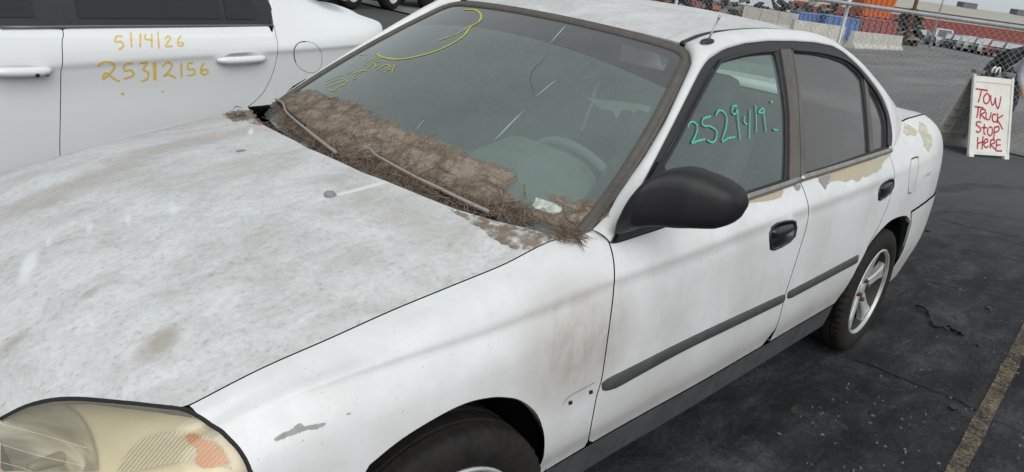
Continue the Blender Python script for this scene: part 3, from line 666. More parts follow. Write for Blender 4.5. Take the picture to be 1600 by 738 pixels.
# windshield edge curve, drip line and rear window edge
Wl_px = [(926, 359), (950, 335), (968, 301), (1005, 249), (1039, 190), (1062, 141), (1076, 111), (1080.5, 97), (1079, 87), (1067, 75)]
Wl = WS.P3(WS.pxs(Wl_px[:8])); 
hr = Pchip([1.9, 1.98, 2.07, 2.3, 2.75, 2.95, 3.12, 3.39, 3.62, 3.74], [.487, .487, .487, .49, .495, .51, .55, .59, .635, .665]); zd = Pchip([1.9, 1.98, 2.07, 2.19, 2.35, 2.53, 2.75, 2.92, 3.12, 3.39, 3.62, 3.74], [1.318, 1.338, 1.361, 1.378, 1.390, 1.396, 1.394, 1.381, 1.330, 1.233, 1.135, 1.062])
Wr = np.array([(x, -float(hr(x)), float(zd(x))) for x in np.linspace(1.985, 3.74, 60)])
segD = [(0, 8), (8, 14), (14, 25)]
Da = np.vstack([resample_n(D3[0:9], 24), resample_n(D3[8:15], 24)[1:], resample_n(D3[14:26], 24)[1:]])
k97 = int(np.argmin(np.abs(Wr[:, 0]-2.93)))
Wa = np.vstack([resample_n(np.vstack([Wl, Wr[:1]]), 24), resample_n(Wr[:k97+1], 24)[1:], resample_n(Wr[k97:], 24)[1:]])
V = []; nn = 9; m_ = len(Da)
cabc = np.array([2.4, 0, .9])
for i in range(m_):
    mid = (Da[i]+Wa[i])/2; t_ = Da[min(i+1, m_-1)]-Da[max(i-1, 0)]; w_ = Da[i]-Wa[i]; nrm = unit(np.cross(w_, t_)); 
    if nrm @ (mid-cabc) < 0: nrm = -nrm
    for k in range(nn):
        s = k/(nn-1); V.append(Wa[i]*(1-s)+Da[i]*s+nrm*np.linalg.norm(w_)*float(np.interp(i, [0, 46, 54, 69], [.16, .16, .13, .035]))*(4*s*(1-s)))
    V.append(Da[i]+np.array([0, .02, 0])-nrm*.004)
last = np.array(V[-nn-1:]); V += list(last+np.array([.06, .012, -.05]))
m_ += 1; nn += 1
F = [(i*nn+k, (i+1)*nn+k, (i+1)*nn+k+1, i*nn+k+1) for i in range(m_-1) for k in range(nn-1)]
pil = mk('pillar_and_roof_rail', V, F, M['paint'], car)
bm = bmesh.new(); bm.from_mesh(pil.data); bmesh.ops.recalc_face_normals(bm, faces=bm.faces[:])
bm.to_mesh(pil.data); bm.free(); mirror_copy(pil)
# roof skin
xfr = lambda t: 1.912+.075*np.abs(t)**2.0
ZC = Pchip([1.88, 1.99, 2.15, 2.35, 2.6, 2.8, 2.98], [1.349, 1.372, 1.400, 1.418, 1.424, 1.413, 1.385])
def roof_f(u, v):
    x = xfr(v)+(2.975-.03*np.abs(v)**2-xfr(v))*u; a = np.clip(np.abs(v), 0, 1.05); h = hr(x); zc = ZC(x); z0 = zd(x)
    return np.stack([x, v*h, zc-(zc-z0)*a**2.6], 1)
ROOF = Surf(roof_f, np.linspace(0, 1, 50), np.linspace(-1, 1, 60))
rp = panel('roof_panel', ROOF, [(0, t) for t in np.linspace(-.985, .985, 40)]+[(s, .985) for s in np.linspace(.03, .97, 30)]+[(1, t) for t in np.linspace(.985, -.985, 40)]+[(s, -.985) for s in np.linspace(.97, .03, 30)], M['roofp'], car, thick=.012, gap=.001, du=.04, dv=.04)
for s in (1, -1):
    P = np.array([(x, -s*(float(hr(x))+.001), float(zd(x))+.001) for x in np.linspace(1.975, 2.98, 50)]); mb = MB(); mb.tube(P, np.interp(np.linspace(0, 1, 50), [0, .12, .3, 1], [.010, .008, .004, .003]), 6); mb.build('roof_ditch_moulding', M['trim'], car, smooth=True)
# rear window
def rw_f(u, v):
    T = roof_f(np.ones_like(u), u*.985); a = np.abs(u); B = np.stack([3.74-.03*a**2, .655*u, 1.062-.005*a**2], 1); w = v[:, None]
    return T*(1-w)+B*w+np.array([.35, 0, .9])*(4*w*(1-w))*.03
RW = Surf(rw_f, np.linspace(-1, 1, 20), np.linspace(0, 1, 14), flip=False)
panel('rear_window', RW, [(-.97, .04), (.97, .04), (.97, .97), (-.97, .97)], M['sideglass'], car, thick=0, gap=0, du=.06, dv=.06, off=-.004)
# ---------------- windshield
band = WS.pxs([(722, 38), (760, 45), (805, 55), (850, 68), (905, 84), (960, 103), (1000, 120), (1030, 135)])
vb = np.polyfit([b[0]**2 for b in band], [b[1] for b in band], 1)
ue = lambda v: float(UE(v))-.012
ub = ue(.83); bandv = [(u, float(np.polyval(vb, u*u))) for u in np.linspace(-ub, ub, 30)]
CO = [(.0, .925), (.008, .95), (.028, .97), (.06, .985), (.10, .994)]          # rounded upper corners
wtop = bandv+[(ub-a, b) for a, b in CO]+[(u, .997) for u in np.linspace(.9, -.9, 18)]+[(a-ub, b) for a, b in CO[::-1]]
panel('windshield_shade_band', WS, wtop, M['shade'], car, thick=0, gap=0, du=.05, dv=.05)
wmain = [(u, -.06) for u in np.linspace(-.95, .95, 22)]+[(ue(v), v) for v in np.linspace(-.02, .72, 16)]+bandv[::-1]+[(-ue(v), v) for v in np.linspace(.72, -.02, 16)]
wsg = panel('windshield', WS, wmain, M['windshield'], car, thick=0, gap=0, du=.05, dv=.05)
wsg['label'] = 'dusty greenish windshield with cracks and yellow marker'
# rubber surround, swept along the glass edge, and the dark printed border under the glass
el = [(-ue(v), v) for v in np.linspace(-.02, .90, 30)]+[(a-ub, b) for a, b in CO]
edge = el+[(u, .999) for u in np.linspace(-.9, .9, 26)]+[(-a, b) for a, b in el[::-1]]
edge = np.array(edge); P = WS.P3(edge); N = WS.N3(edge); T = np.gradient(P, axis=0); T /= np.linalg.norm(T, axis=1)[:, None]; O_ = np.cross(T, N)
cen = WS.P3([(0, .5)])[0]
for i in range(len(P)):
    if O_[i]@(P[i]-cen) < 0: O_[i] = -O_[i]
prof = [(-.020, .001), (-.017, .006), (-.006, .009), (.001, .007), (.003, .004), (.006, .0075), (.012, .006), (.016, .001), (.016, -.010)]
V = [P[i]+O_[i]*a+N[i]*b for i in range(len(P)) for a, b in prof]; k = len(prof)
F = [(i*k+j, i*k+j+1, (i+1)*k+j+1, (i+1)*k+j) for i in range(len(P)-1) for j in range(k-1)]
mk('windshield_seal', V, F, M['rubber'], car, smooth=True)
V = [P[i]+O_[i]*a-N[i]*.004 for i in range(len(P)) for a in (.0, -.055)]
mk('windshield_border', V, [(2*i, 2*i+1, 2*i+3, 2*i+2) for i in range(len(P)-1)], M['frit'], car)
# ---------------- cowl trough below the glass
def cowl_f(u, v):
    a = np.abs(u); A = np.stack([1.06+.11*a**3, .69*u, .905-.025*a**2], 1); B = np.stack([1.20+.15*a**2, .70*u, .925-.012*a**2], 1); w = v[:, None]
    return A*(1-w)+B*w+np.array([0, 0, -1.])*(4*w*(1-w))*.045
CW = Surf(cowl_f, np.linspace(-1, 1, 30), np.linspace(0, 1, 12))
panel('cowl_panel', CW, [(-1, .0), (1, .0), (1, 1), (-1, 1)], M['trimfade'], car, thick=0, gap=0)
# ---------------- wipers
def wpt(x, y, o): uv = WS.px(x, y); return WS.P3(uv)[0]+WS.N3(uv)[0]*o
def flatbar(mb, P, w, t, up):
    P = np.asarray(P, float); T = np.gradient(P, axis=0); V = []
    for i in range(len(P)):
        s = unit(np.cross(up, T[i])); ww = w if np.isscalar(w) else w[i]
        for a, b in ((-1, 0), (-.6, 1), (.6, 1), (1, 0)): V.append(P[i]+s*ww/2*a+np.asarray(up)*t*b)
    mb.add(V, [(i*4+k, i*4+k+1, (i+1)*4+k+1, (i+1)*4+k) for i in range(len(P)-1) for k in range(3)]+[(0, 1, 2, 3)[::-1], tuple((len(P)-1)*4+k for k in range(4))])
nW = WS.N3([(0, .1)])[0]
def wiper(arm, blade, o0, nm):
    w = thing if False else None
    P = catmull([wpt(*p, o) for p, o in arm], 5); mb = MB(); flatbar(mb, P, np.interp(np.linspace(0, 1, len(P)), [0, .3, .5, 1], [.008, .007, .008, .012]), .005, nW)
    a = mb.build('wiper_arm', M['bare'], car, smooth=False); 
    P = catmull([wpt(*p, o) for p, o in blade], 5); mb = MB(); flatbar(mb, P, .008, .010, nW); mb.build('wiper_blade', M['trim'], a)
wiper([((434, 160), .012), ((441, 166), .022), ((449, 172), .026), ((453, 183), .026), ((462, 193), .026), ((480, 208), .025), ((500, 224), .022), ((530, 246), .016)], [((436, 163), .004), ((455, 180), .008), ((480, 201), .008)], .02, 1)
wiper([((563, 242), .012), ((575, 242.5), .022), ((585, 245), .027), ((592, 253), .028), ((610, 264), .028), ((636, 278), .026), ((665, 292), .022), ((690, 303), .020), ((730, 322), .018), ((766, 338), .016)], [((690, 306), .006), ((730, 326), .006), ((775, 345), .004)], .02, 2)
# ---------------- washer nozzles
def nozzle(px, py, full=True):
    uv = BODY.px(px, py); c = BODY.P3(uv)[0]; n = BODY.N3(uv)[0]; mb = MB(); V = []; rings = [(.017, .012, 0), (.016, .011, .006), (.012, .009, .011), (.005, .005, .013)] if full else [(.017, .010, 0), (.014, .008, .0015), (.006, .004, .001)]
    for a, b, h in rings: V += [c+np.array([math.cos(t)*a-(.003 if h > .004 else 0), math.sin(t)*b, 0])+n*h for t in np.linspace(0, 2*math.pi, 12, endpoint=False)]
    F = [(r*12+i, r*12+(i+1) % 12, (r+1)*12+(i+1) % 12, (r+1)*12+i) for r in range(len(rings)-1) for i in range(12)]+[tuple((len(rings)-1)*12+i for i in range(12))]
    mk('washer_nozzle', V, F, mat('nozzle_grey', (.22, .235, .23), .6), car)
nozzle(517, 306); nozzle(377.5, 236, False)
# ---------------- antenna
pa = on_plane(1105, 67, 1, -.575)
PILB = BVHTree.FromPolygons([tuple(v.co+Vector(car.location)) for v in pil.data.vertices], [tuple(p.vertices) for p in pil.data.polygons])
def on_pillar(px, py):
    h = PILB.ray_cast(Vector(CAM), Vector(ray(px, py))); 
    return (np.array(h[0]), np.array(h[1])) if h[0] is not None else (None, None)
pa, na = on_pillar(1105, 66)
if pa is None: pa, na = np.array([2.02, -.545, 1.357]), unit([0, -.5, .85])
if pa is not None:
    if na@(-ray(1105, 66)) < 0: na = -na
    tx = unit(Wa[30]-Wa[26]); ty = np.cross(na, tx); V = []
    for sc, h in ((1, .0), (.9, .006), (.5, .010), (.1, .011)): V += [pa+tx*math.cos(t)*.036*sc+ty*math.sin(t)*.014*sc+na*h for t in np.linspace(0, 2*math.pi, 16, endpoint=False)]
    an = mk('antenna_base', V, [(r*16+i, r*16+(i+1) % 16, (r+1)*16+(i+1) % 16, (r+1)*16+i) for r in range(3) for i in range(16)]+[tuple(48+i for i in range(16))], M['trim'], car)
    v1 = ray(1125, 25); tt = (pa[0]+.035-CAM[0])/v1[0]; tip = CAM+v1*tt; mb = MB(); mb.tube([pa, pa*.1+tip*.9], .0032, 8); mb.tube([pa*.12+tip*.88, tip], .0045, 8); mb.build('antenna_mast', mat('antenna_steel', (.45, .43, .40), .4, .6), an, smooth=True)
# ---------------- door mirror
st = [((986, 333), (973, 366), -.778), ((1004, 301), (990, 360), -.80), ((1019, 280), (1012, 353), -.825), ((1042, 265), (1044, 349), -.852), ((1070, 263), (1073, 351), -.885), ((1100, 271.5), (1100, 352), -.922), ((1130, 284), (1130, 353), -.958), ((1150, 295), (1148, 348), -.985), ((1160, 305), (1158, 339), -.998), ((1164, 315), (1163, 328), -1.004)]
secs = []
for a, b, y in st:
    A = on_plane(*a, 1, y); B = on_plane(*b, 1, y); secs.append((y, (A[0]+B[0])/2, A[2], B[2]))
S_ = np.array(secs); yy = np.linspace(S_[0, 0], S_[-1, 0], 28); V = []; seg = 28
xm = Pchip(-S_[:, 0], S_[:, 1]); zt = Pchip(-S_[:, 0], S_[:, 2]); zbm = Pchip(-S_[:, 0], S_[:, 3])
for y in yy:
    x0, t_, b_ = float(xm(-y)), float(zt(-y)), float(zbm(-y)); h = (t_-b_)/2; zc_ = (t_+b_)/2; dep = min(.075, .028+h*.75)
    for k in range(seg):
        a = 2*math.pi*k/seg; ca, sa = math.cos(a), math.sin(a); e = .62
        cx = math.copysign(abs(ca)**e, ca); sz = math.copysign(abs(sa)**e, sa)
        V.append((x0+(cx*dep if ca < 0 else cx*dep*.55), y, zc_+sz*h))
n = len(yy); F = [(i*seg+k, (i+1)*seg+k, (i+1)*seg+(k+1) % seg, i*seg+(k+1) % seg) for i in range(n-1) for k in range(seg)]+[tuple(range(seg)), tuple((n-1)*seg+k for k in range(seg))[::-1]]
mir_o = MB().add(V, F).build('side_mirror', M['mirror'], car, auto=math.radians(50)); mr = mirror_copy(mir_o)
Mr = rotz(math.radians(-72)); piv = np.array([1.42, .78, 1.0])-ORG[mr.name]
for v_ in mr.data.vertices: v_.co = Vector(Mr@(np.array(v_.co)-piv)+piv+np.array([.16, -.07, -.03]))
sail = SIDE.pxs([(960, 377), (985, 333), (1010, 287), (1029, 251), (1036, 262), (1040, 300), (1045, 345), (1000, 362)])
panel('mirror_sail', SIDE, sail, M['mirror'], car, off=.008, thick=.012, gap=0, mirror=True)
# ---------------- wheels
M['barrel'] = mat('shaded_rim_barrel', (.06, .058, .055), .6, .3, var=.4, vscale=20)  # alloy barrel coloured dark: shade behind the spokes put into its colour
def wheel(c, side, steer=0.0, R=.298, name='wheel'):
    """side -1: outer face towards -y"""
    W = .095; prof = []
    ax = np.array([math.sin(steer)*-side*0, side, 0.]); ax = np.array([-math.sin(steer), math.cos(steer), 0])*side; c = np.asarray(c, float)
    # tyre: side wall, shoulder and grooved tread, radius notched round the shoulder
    pr = [(.203, -.082, 0), (.215, -.094, 0), (.245, -.099, 0), (.270, -.096, 0), (.284, -.089, 1), (.292, -.082, 1), (.2945, -.070, 1), (.2955, -.058, 1), (.2955, -.050, 0), (.2885, -.0485, 0), (.2885, -.0425, 0), (.297, -.041, 0), (.298, -.012, 0), (.2905, -.010, 0), (.2905, -.004, 0), (.298, -.002, 0)]
    pr = pr+[(r, -o, g) for r, o, g in pr[::-1][1:]]
    seg = 168; up = np.array([0, 0, 1.]); a1 = unit(np.cross(up, ax)); b1 = np.cross(ax, a1); V = []
    for k in range(seg):
        t = 2*math.pi*k/seg; e = math.cos(t)*a1+math.sin(t)*b1
        for r, o, g in pr:
            rr_ = r-(.005 if g and k % 3 == 0 else 0); V.append(c+e*rr_*R/.298+ax*o)
    m = len(pr); F = [(k*m+i, k*m+i+1, ((k+1) % seg)*m+i+1, ((k+1) % seg)*m+i) for k in range(seg) for i in range(m-1)]
    w = MB().add(V, F).build(name, M['rubber_tyre'], car, auto=math.radians(38))
    mb = MB(); mb.lathe([(.200, -.085), (.206, .082), (.207, .090), (.203, .094), (.197, .092), (.192, .080), (.186, .02), (.184, -.08)], c, ax, 56); rim = mb.build('rim', [M['alloy'], M['barrel']], w, smooth=True, auto=math.radians(40))
    for f_ in rim.data.polygons:
        if f_.index % 7 in (0, 5, 6): f_.material_index = 1
    mb = MB(); mb.lathe([(.001, -.03), (.188, -.03)], c, ax, 32); mb.build('dark_backing_disc', M['black'], rim)  # black disc added so the openings between spokes look shaded
    # five broad tapered spokes
    for j in range(5):
        t0 = 2*math.pi*j/5+.35; mb = MB(); V = []
        stn = [(.030, .026, .058), (.060, .027, .064), (.100, .025, .070), (.150, .030, .076), (.178, .040, .080), (.192, .052, .078)]
        for r, hw, z in stn:
            e = math.cos(t0)*a1+math.sin(t0)*b1; g_ = -math.sin(t0)*a1+math.cos(t0)*b1
            for q_, dz in ((-1, -.030), (-1, -.006), (-.72, .0), (0, -.002), (.72, .0), (1, -.006), (1, -.030)): V.append(c+e*r+g_*hw*q_+ax*(z+dz))
        mb.add(V, [(i*7+k, i*7+k+1, (i+1)*7+k+1, (i+1)*7+k) for i in range(len(stn)-1) for k in range(6)]); mb.build('spoke', M['alloy'], rim, smooth=True, auto=math.radians(35))
    mb = MB(); mb.lathe([(.001, .062), (.028, .062), (.032, .058), (.050, .056), (.060, .045), (.062, .02)], c, ax, 32); mb.build('hub_cap', M['alloy'], rim, smooth=True)
    for j in range(4):
        t0 = 2*math.pi*j/4+.2; e = math.cos(t0)*a1+math.sin(t0)*b1; mb = MB(); mb.lathe([(.001, .078), (.008, .077), (.010, .072), (.010, .05)], c+e*.048, ax, 6); mb.build('lug_nut', M['steel'], rim)
    mb = MB(); mb.lathe([(.02, -.01), (.125, -.01), (.125, .0), (.02, .0)], c, ax, 32); mb.build('brake_disc', M['steel'], w, smooth=False)
    return w
for s in (-1, 1):
    wheel((.835, s*.745, .297), s, 0.10*s if s < 0 else -.10*s); wheel((3.44, s*.745, .297), s)
    for cx in (.82, 3.45):        # wheel wells
        V = []; nA = 22; ys = [.818, .75, .6, .42]
        for a in np.linspace(math.radians(-15), math.radians(195), nA):
            for y in ys: V.append((cx+math.cos(a)*(.345 if y < .8 else .352), s*y, .315+math.sin(a)*(.35 if y < .8 else .356)))
        F = [(i*4+k, (i+1)*4+k, (i+1)*4+k+1, i*4+k+1) for i in range(nA-1) for k in range(3)]; F += [tuple(i*4+3 for i in range(nA))]
        mk('wheel_well', V, F, M['liner'], car, smooth=False)
# ---------------- head lamps
lamp_out = lamp_top[::-1]+lamp_side[1:]+[(lamp_side[-1][0]+.005, zv(lamp_side[-1][0], .53)), (.40, zv(.40, .515)), (.30, zv(.30, .50)), (.2, zv(.2, .485)), (.12, zv(.12, .47)), (.05, zv(.05, .46)), (.06, 3.0), (.085, 2.2)]
def off_surf(d): return Surf(lambda u, v: (lambda P, N: P+N*d)(body_f(u, v), BODY.N3(np.stack([u, v], 1))), np.linspace(.03, .55, 60), np.linspace(.6, 8, 90), flip=True)
lamp = panel('headlamp', BODY, lamp_out, M['lens'], car, thick=0, gap=.003, du=.02, dv=.02, off=-.001)
lamp['label'] = 'yellowed hazy headlamp with amber corner'
LB = off_surf(-.045); LF = off_surf(-.022)
refl = mat('lamp_reflector', (.84, .80, .68), .30, .12, var=.2, vscale=8)
lb = []
c = np.mean(lamp_out, 0)
BOWL = LB.pxs([(0, 655), (30, 641), (65, 634), (100, 636), (125, 651), (142, 680), (151, 712), (153, 737), (100, 737.5), (50, 737.5), (0, 737.5)])
_d = BODY.px(0, 654); _bot = [(.135, zv(.135, .56)), (.19, zv(.19, .545)), (.24, zv(.24, .56))]
panel('lamp_reflector', LB, [tuple(c+(np.array(p)-c)*1.06) for p in lamp_out], refl, lamp, thick=0, gap=0, du=.02, dv=.02, holes=[BOWL])
ring = catmull(lamp_top[::-1]+lamp_side[1:], 3); P = BODY.P3(ring)-BODY.N3(ring)*.004; mb = MB(); mb.tube(P, .0055, 6); mb.build('lamp_gasket', M['black'], lamp, smooth=True)
# main bowl: a dished reflector
bp_ = LB.pxs(catmull([(-30, 690), (-8, 655), (30, 638), (70, 631), (103, 634), (126, 650), (143, 680), (153, 715), (155, 745), (148, 790), (120, 840), (60, 860), (0, 840), (-35, 780)], 3, True)) if False else None
uvc = np.array(LB.px(62, 728)); mC = LB.metric([uvc])[0]
bowl_uv = [tuple(uvc+np.array([.118*math.cos(t), .088*math.sin(t)])/mC*[1, 1]) for t in np.linspace(0, 2*math.pi, 40, endpoint=False)]
bowl_px = LB.pxs([(0, 655), (30, 641), (65, 634), (100, 636), (125, 651), (142, 680), (151, 712), (153, 737), (100, 737.5), (50, 737.5), (0, 737.5)])
bcn = np.array(LB.px(55, 728))
def dish(uv):
    d = np.linalg.norm((uv-bcn)*mC/np.array([.10, .085]), axis=1); return .004-.05*np.clip(1-d*d, 0, 1)
a = NT('bowl_reflector'); n1 = a.noise(9, (.6, .8, 4.5), 2, .4, dist=.25); a.set(Base_Color=a.ramp(n1, [(.34, (.26, .25, .22)), (.5, (.50, .49, .43)), (.66, (.78, .76, .68))]), Roughness=.25, Metallic=.35)  # grey streaks are reflections painted into the bowl colour
panel('lamp_bowl', LB, bowl_px, a.m, lamp, thick=0, gap=0, du=.008, dv=.008, bulge=dish)
ribbon('bowl_rim', LB, [[(60, 633), (100, 635), (125, 650), (143, 680), (152, 712), (154, 737)]], .004, mat('bowl_rim', (.30, .28, .23), .3, .2), lamp, off=.006)
bc = LB.P3(bcn)[0]; bn = unit([-1, -.2, .2]); mb = MB(); mb.lathe([(.001, .012), (.008, .01), (.011, -.01), (.013, -.05)], bc, bn, 16); mb.build('bulb', mat('bulb_glass', (.25, .23, .2), .2), lamp, smooth=True)
def fluted(name, c0, c1, key):
    a = NT(name); w_ = a.n('ShaderNodeTexWave'); w_.inputs['Scale'].default_value = 62; w_.bands_direction = 'Y'; w_.inputs['Distortion'].default_value = .6; w_.inputs['Detail'].default_value = 1
    a.l(a.tc.outputs['Object'], w_.inputs['Vector']); nz = a.noise(30, (1, 1, 1), 3, .5)
    a.set(Base_Color=a.mix(a.math('MULTIPLY', nz, .5), a.ramp(w_.outputs['Fac'], [(.25, c1), (.6, c0)]), c0), Roughness=.2, Coat_Weight=.4); a.bump(w_.outputs['Fac'], .7, .006); M[key] = a.m
fluted('fluted_lens', (.86, .83, .74), (.50, .48, .42), 'flute'); fluted('amber_lens', (.90, .30, .015), (.58, .15, .01), 'amber')
panel('fluted_corner_lens', LF, LF.pxs([(183, 737), (200, 706), (222, 686), (250, 677), (285, 675), (312, 678), (335, 690), (352, 708), (366, 737)]), M['flute'], lamp, thick=0, gap=0, du=.015, dv=.015)
LF2 = off_surf(-.018)
panel('amber_reflector', LF2, LF2.pxs([(289, 680), (306, 677), (318, 688), (340, 694), (352, 712), (358, 724), (336, 731), (318, 733), (300, 722), (312, 708), (298, 694)]), M['amber'], lamp, thick=0, gap=0, du=.01, dv=.01)
ribbon('lens_mould_line', BODY, [[(0, 662), (60, 678), (135, 700)], [(0, 694), (60, 712), (130, 728)], [(0, 722), (30, 730), (50, 737)]], .0007, mat('pale_line', (.62, .59, .49), .4), lamp, off=.0006)
lamp_r = mirror_copy(lamp)
for ch in [c_ for c_ in car.children_recursive if c_.parent == lamp]:
    o2 = mirror_copy(ch); o2.parent = lamp_r
# ---------------- peeled paint, scrapes, marker writing
def patch(name, px, m_, off=.0012, S=BODY, jag=0):
    q_ = resample(np.array(px, float), 2.0, True)
    if jag: q_ = q_+RNG.normal(0, jag, q_.shape)+np.stack([np.sin(np.arange(len(q_))*1.9), np.cos(np.arange(len(q_))*2.7)], 1)*jag
    return panel(name, S, S.pxs(q_), M[m_], car, thick=0, gap=0, off=off, step=.004, du=.02, dv=.02)
patch('peeled_patch', [(1277, 277), (1300, 269.5), (1350, 253.5), (1390, 240.5), (1392, 242), (1384, 250), (1378, 256), (1377, 263), (1370, 270), (1364, 270), (1356, 277), (1349, 276), (1341, 284), (1331, 280), (1322, 285), (1312, 282), (1301, 283), (1290, 290), (1285, 282)], 'primer', jag=.5)
patch('peeled_patch', [(1280, 278.5), (1297, 273), (1295, 283), (1291, 292), (1289, 297), (1284, 290), (1279, 284)], 'greyprimer', .0018, jag=.4)
patch('peeled_patch', [(1166, 315), (1195, 303.5), (1222, 294.5), (1224, 299), (1220, 309), (1208, 312.5), (1195, 315), (1180, 316.5), (1170, 318)], 'primer', jag=.4)
patch('peeled_patch', [(1239, 290), (1249, 288), (1251, 293), (1247, 299), (1243, 297)], 'greyprimer', jag=.2)
patch('peeled_patch', [(1412, 192), (1424, 197), (1433, 205), (1431, 213), (1424, 211), (1417, 214), (1411, 204)], 'yellowclear', jag=.6)
patch('peeled_patch', [(1436, 190), (1447, 197), (1455, 212), (1457, 228), (1451, 238), (1444, 230), (1441, 215), (1434, 205)], 'yellowclear', jag=.7)
patch('peeled_patch', [(1440, 277), (1450, 270), (1456, 268), (1452, 274), (1444, 279)], 'yellowclear', jag=.4)
patch('scrape_mark', [(428, 686), (438, 679), (455, 672), (462, 664), (470, 661), (474, 666), (488, 664), (508, 660), (510, 663), (495, 671), (478, 672), (462, 678), (442, 686), (432, 690)], 'scrape', .0008, jag=.5)
patch('scrape_mark', [(540, 647), (548, 644.5), (549, 647), (542, 649)], 'scrape', .0008)
ribbon('fuel_flap_line', BODY, [[(1424, 249), (1429, 246.5), (1435, 245.5)]], .006, M['black'], car, off=.001)
ribbon('fuel_flap_line', BODY, [[(1419, 294), (1419.5, 302), (1424, 301)]], .004, M['black'], car, off=.001)
ribbon('fuel_flap_line', BODY, [[(1424, 249), (1421, 270), (1419, 296)]], .003, M['scrape'], car, off=.001)
ribbon('fuel_flap_line', BODY, [[(1435, 245.5), (1434, 270), (1427, 299)]], .003, M['scrape'], car, off=.001)
# ---------------- cabin
panel('headliner', ROOF, [(.02, -.97), (.02, .97), (.98, .97), (.98, -.97)], M['interior'], car, thick=0, gap=0, du=.1, dv=.1, off=-.025)
V = []; ys = np.linspace(-.68, .68, 41); prof = [(1.27, .90), (1.33, .925), (1.42, .938), (1.52, .935), (1.58, .915), (1.60, .88), (1.60, .80), (1.56, .62), (1.52, .45)]
for y in ys:
    hump = math.exp(-((y+.36)/.19)**4)
    for i, (x, z) in enumerate(prof):
        V.append((x+(.035*hump if i >= 4 else 0), y, z+hump*(.0, .02, .07, .105, .095, .05, 0, 0, 0)[i]-.02*(y/.68)**2))
m_ = len(prof); mk('dashboard', V, [(i*m_+k, i*m_+k+1, (i+1)*m_+k+1, (i+1)*m_+k) for i in range(len(ys)-1) for k in range(m_-1)], M['dash'], car)
sc_ = np.array([1.725, -.37, .865]); sn = unit([.86, 0, .5]); e1 = np.array([0, 1., 0]); e2 = np.cross(sn, e1)
P = np.array([sc_+.185*(math.cos(t)*e1+math.sin(t)*e2) for t in np.linspace(0, 2*math.pi, 49)]); mb = MB(); mb.tube(P, .015, 10, cap=False); sw = mb.build('steering_wheel', mat('steering_wheel_grey', (.34, .37, .36), .6), car, smooth=True)
for t in (.25, math.pi-.25, 1.5*math.pi):
    e = math.cos(t)*e1+math.sin(t)*e2; mb = MB(); mb.tube([sc_-sn*.03, sc_+e*.09-sn*.02, sc_+e*.18], [.022, .016, .012], 8); mb.build('wheel_spoke', M['interior'], sw, smooth=True)
mb = MB(); mb.lathe([(.001, .012), (.05, .008), (.07, -.01), (.06, -.05), (.03, -.06)], sc_-sn*.02, sn, 24); mb.build('wheel_boss', M['interior'], sw, smooth=True)
mb = MB(); mb.tube([sc_-sn*.05, sc_-sn*.22], .035, 10); mb.build('steering_column', M['interior'], car, smooth=True)
def seat(x, y, w, top):
    mb = MB(); mb.box((x-.16, y, .46), (.5, w, .16), bev=.04); s_ = mb.build('seat_cushion', M['seat'], car, smooth=True)
    a = .33; Mx = np.array([[math.cos(a), 0, math.sin(a)], [0, 1, 0], [-math.sin(a), 0, math.cos(a)]]); mb = MB(); mb.box((x+.14, y, .78), (.13, w, .64), Mx, bev=.05); mb.build('seat_back', M['seat'], car, smooth=True)
    if top:
        mb = MB(); mb.box((x+.26, y, 1.15), (.09, .26, .16), Mx, bev=.035); mb.build('head_rest', M['seat'], car, smooth=True)
seat(2.12, -.36, .5, True); seat(2.12, .36, .5, True); seat(2.98, 0, 1.25, False)
# sticker lying at the foot of the glass
stk = mat('pale_green_sticker', (.62, .74, .66), .5, var=.25, vscale=60, var2=(.28, .22, .17))
panel('inspection_sticker', WS, WS.pxs([(838, 309), (881, 323), (874, 338), (831, 325)]), stk, car, thick=0, gap=0, off=.0012, du=.02, dv=.02)
# marks on the glass
ribbon('marker_scrawl', WS, [[(380+a/2.9525, b/2.9525) for a, b in l] for l in ([(1020, 45), (1070, 48), (1097, 70), (1090, 100), (1050, 125), (1020, 165), (960, 205), (880, 240), (800, 262), (720, 275), (650, 268), (615, 250)],)], .0085, M['ygreen'], car)
ribbon('marker_scrawl', WS, [[(735, 40), (719, 51), (685, 64)]], .005, M['ygreen'], car)
Z6 = [[(530, 265), (600, 215), (670, 185)], [(560, 270), (640, 220), (690, 195)], [(580, 285), (650, 235), (700, 225)], [(650, 240), (660, 275), (690, 250)], [(660, 310), (720, 270), (770, 255), (790, 275), (740, 300)], [(745, 330), (790, 290), (840, 265), (815, 330)], [(770, 300), (800, 302), (830, 300)], [(370, 350), (405, 330), (440, 310)], [(430, 345), (500, 320), (575, 310)], [(430, 395), (450, 370), (540, 305)], [(430, 398), (450, 392), (470, 385)], [(160, 460), (230, 420), (320, 390)], [(180, 470), (280, 440), (370, 405), (380, 430), (310, 465)], [(210, 500), (260, 505), (300, 470), (360, 450)], [(170, 420), (260, 380), (350, 350)], [(500, 165), (535, 160), (580, 150)]]
ms = ribbon('marker_scrawl', WS, [[(480+a/6.15, 60+b/6.15) for a, b in l] for l in Z6], .0042, M['ygreen'], car); ms['kind'] = 'stuff'
crk = mat('crack_in_glass', (.30, .35, .33), .5); dcr = mat('dark_crack', (.06, .06, .06), .5)
for l, w, m_ in (([(886, 39), (874, 52), (860, 68)], .012, crk), ([(871, 125), (856, 136), (837, 152)], .010, crk), ([(820, 172), (797, 195), (773, 220)], .012, crk), ([(862, 78), (848, 95), (832, 112), (829, 130), (834, 142), (832, 158)], .003, dcr), ([(664, 187), (657, 195), (650, 203)], .008, crk)):
    ribbon('glass_crack', WS, [l], w*.45, m_, car, off=.001, taper=True)
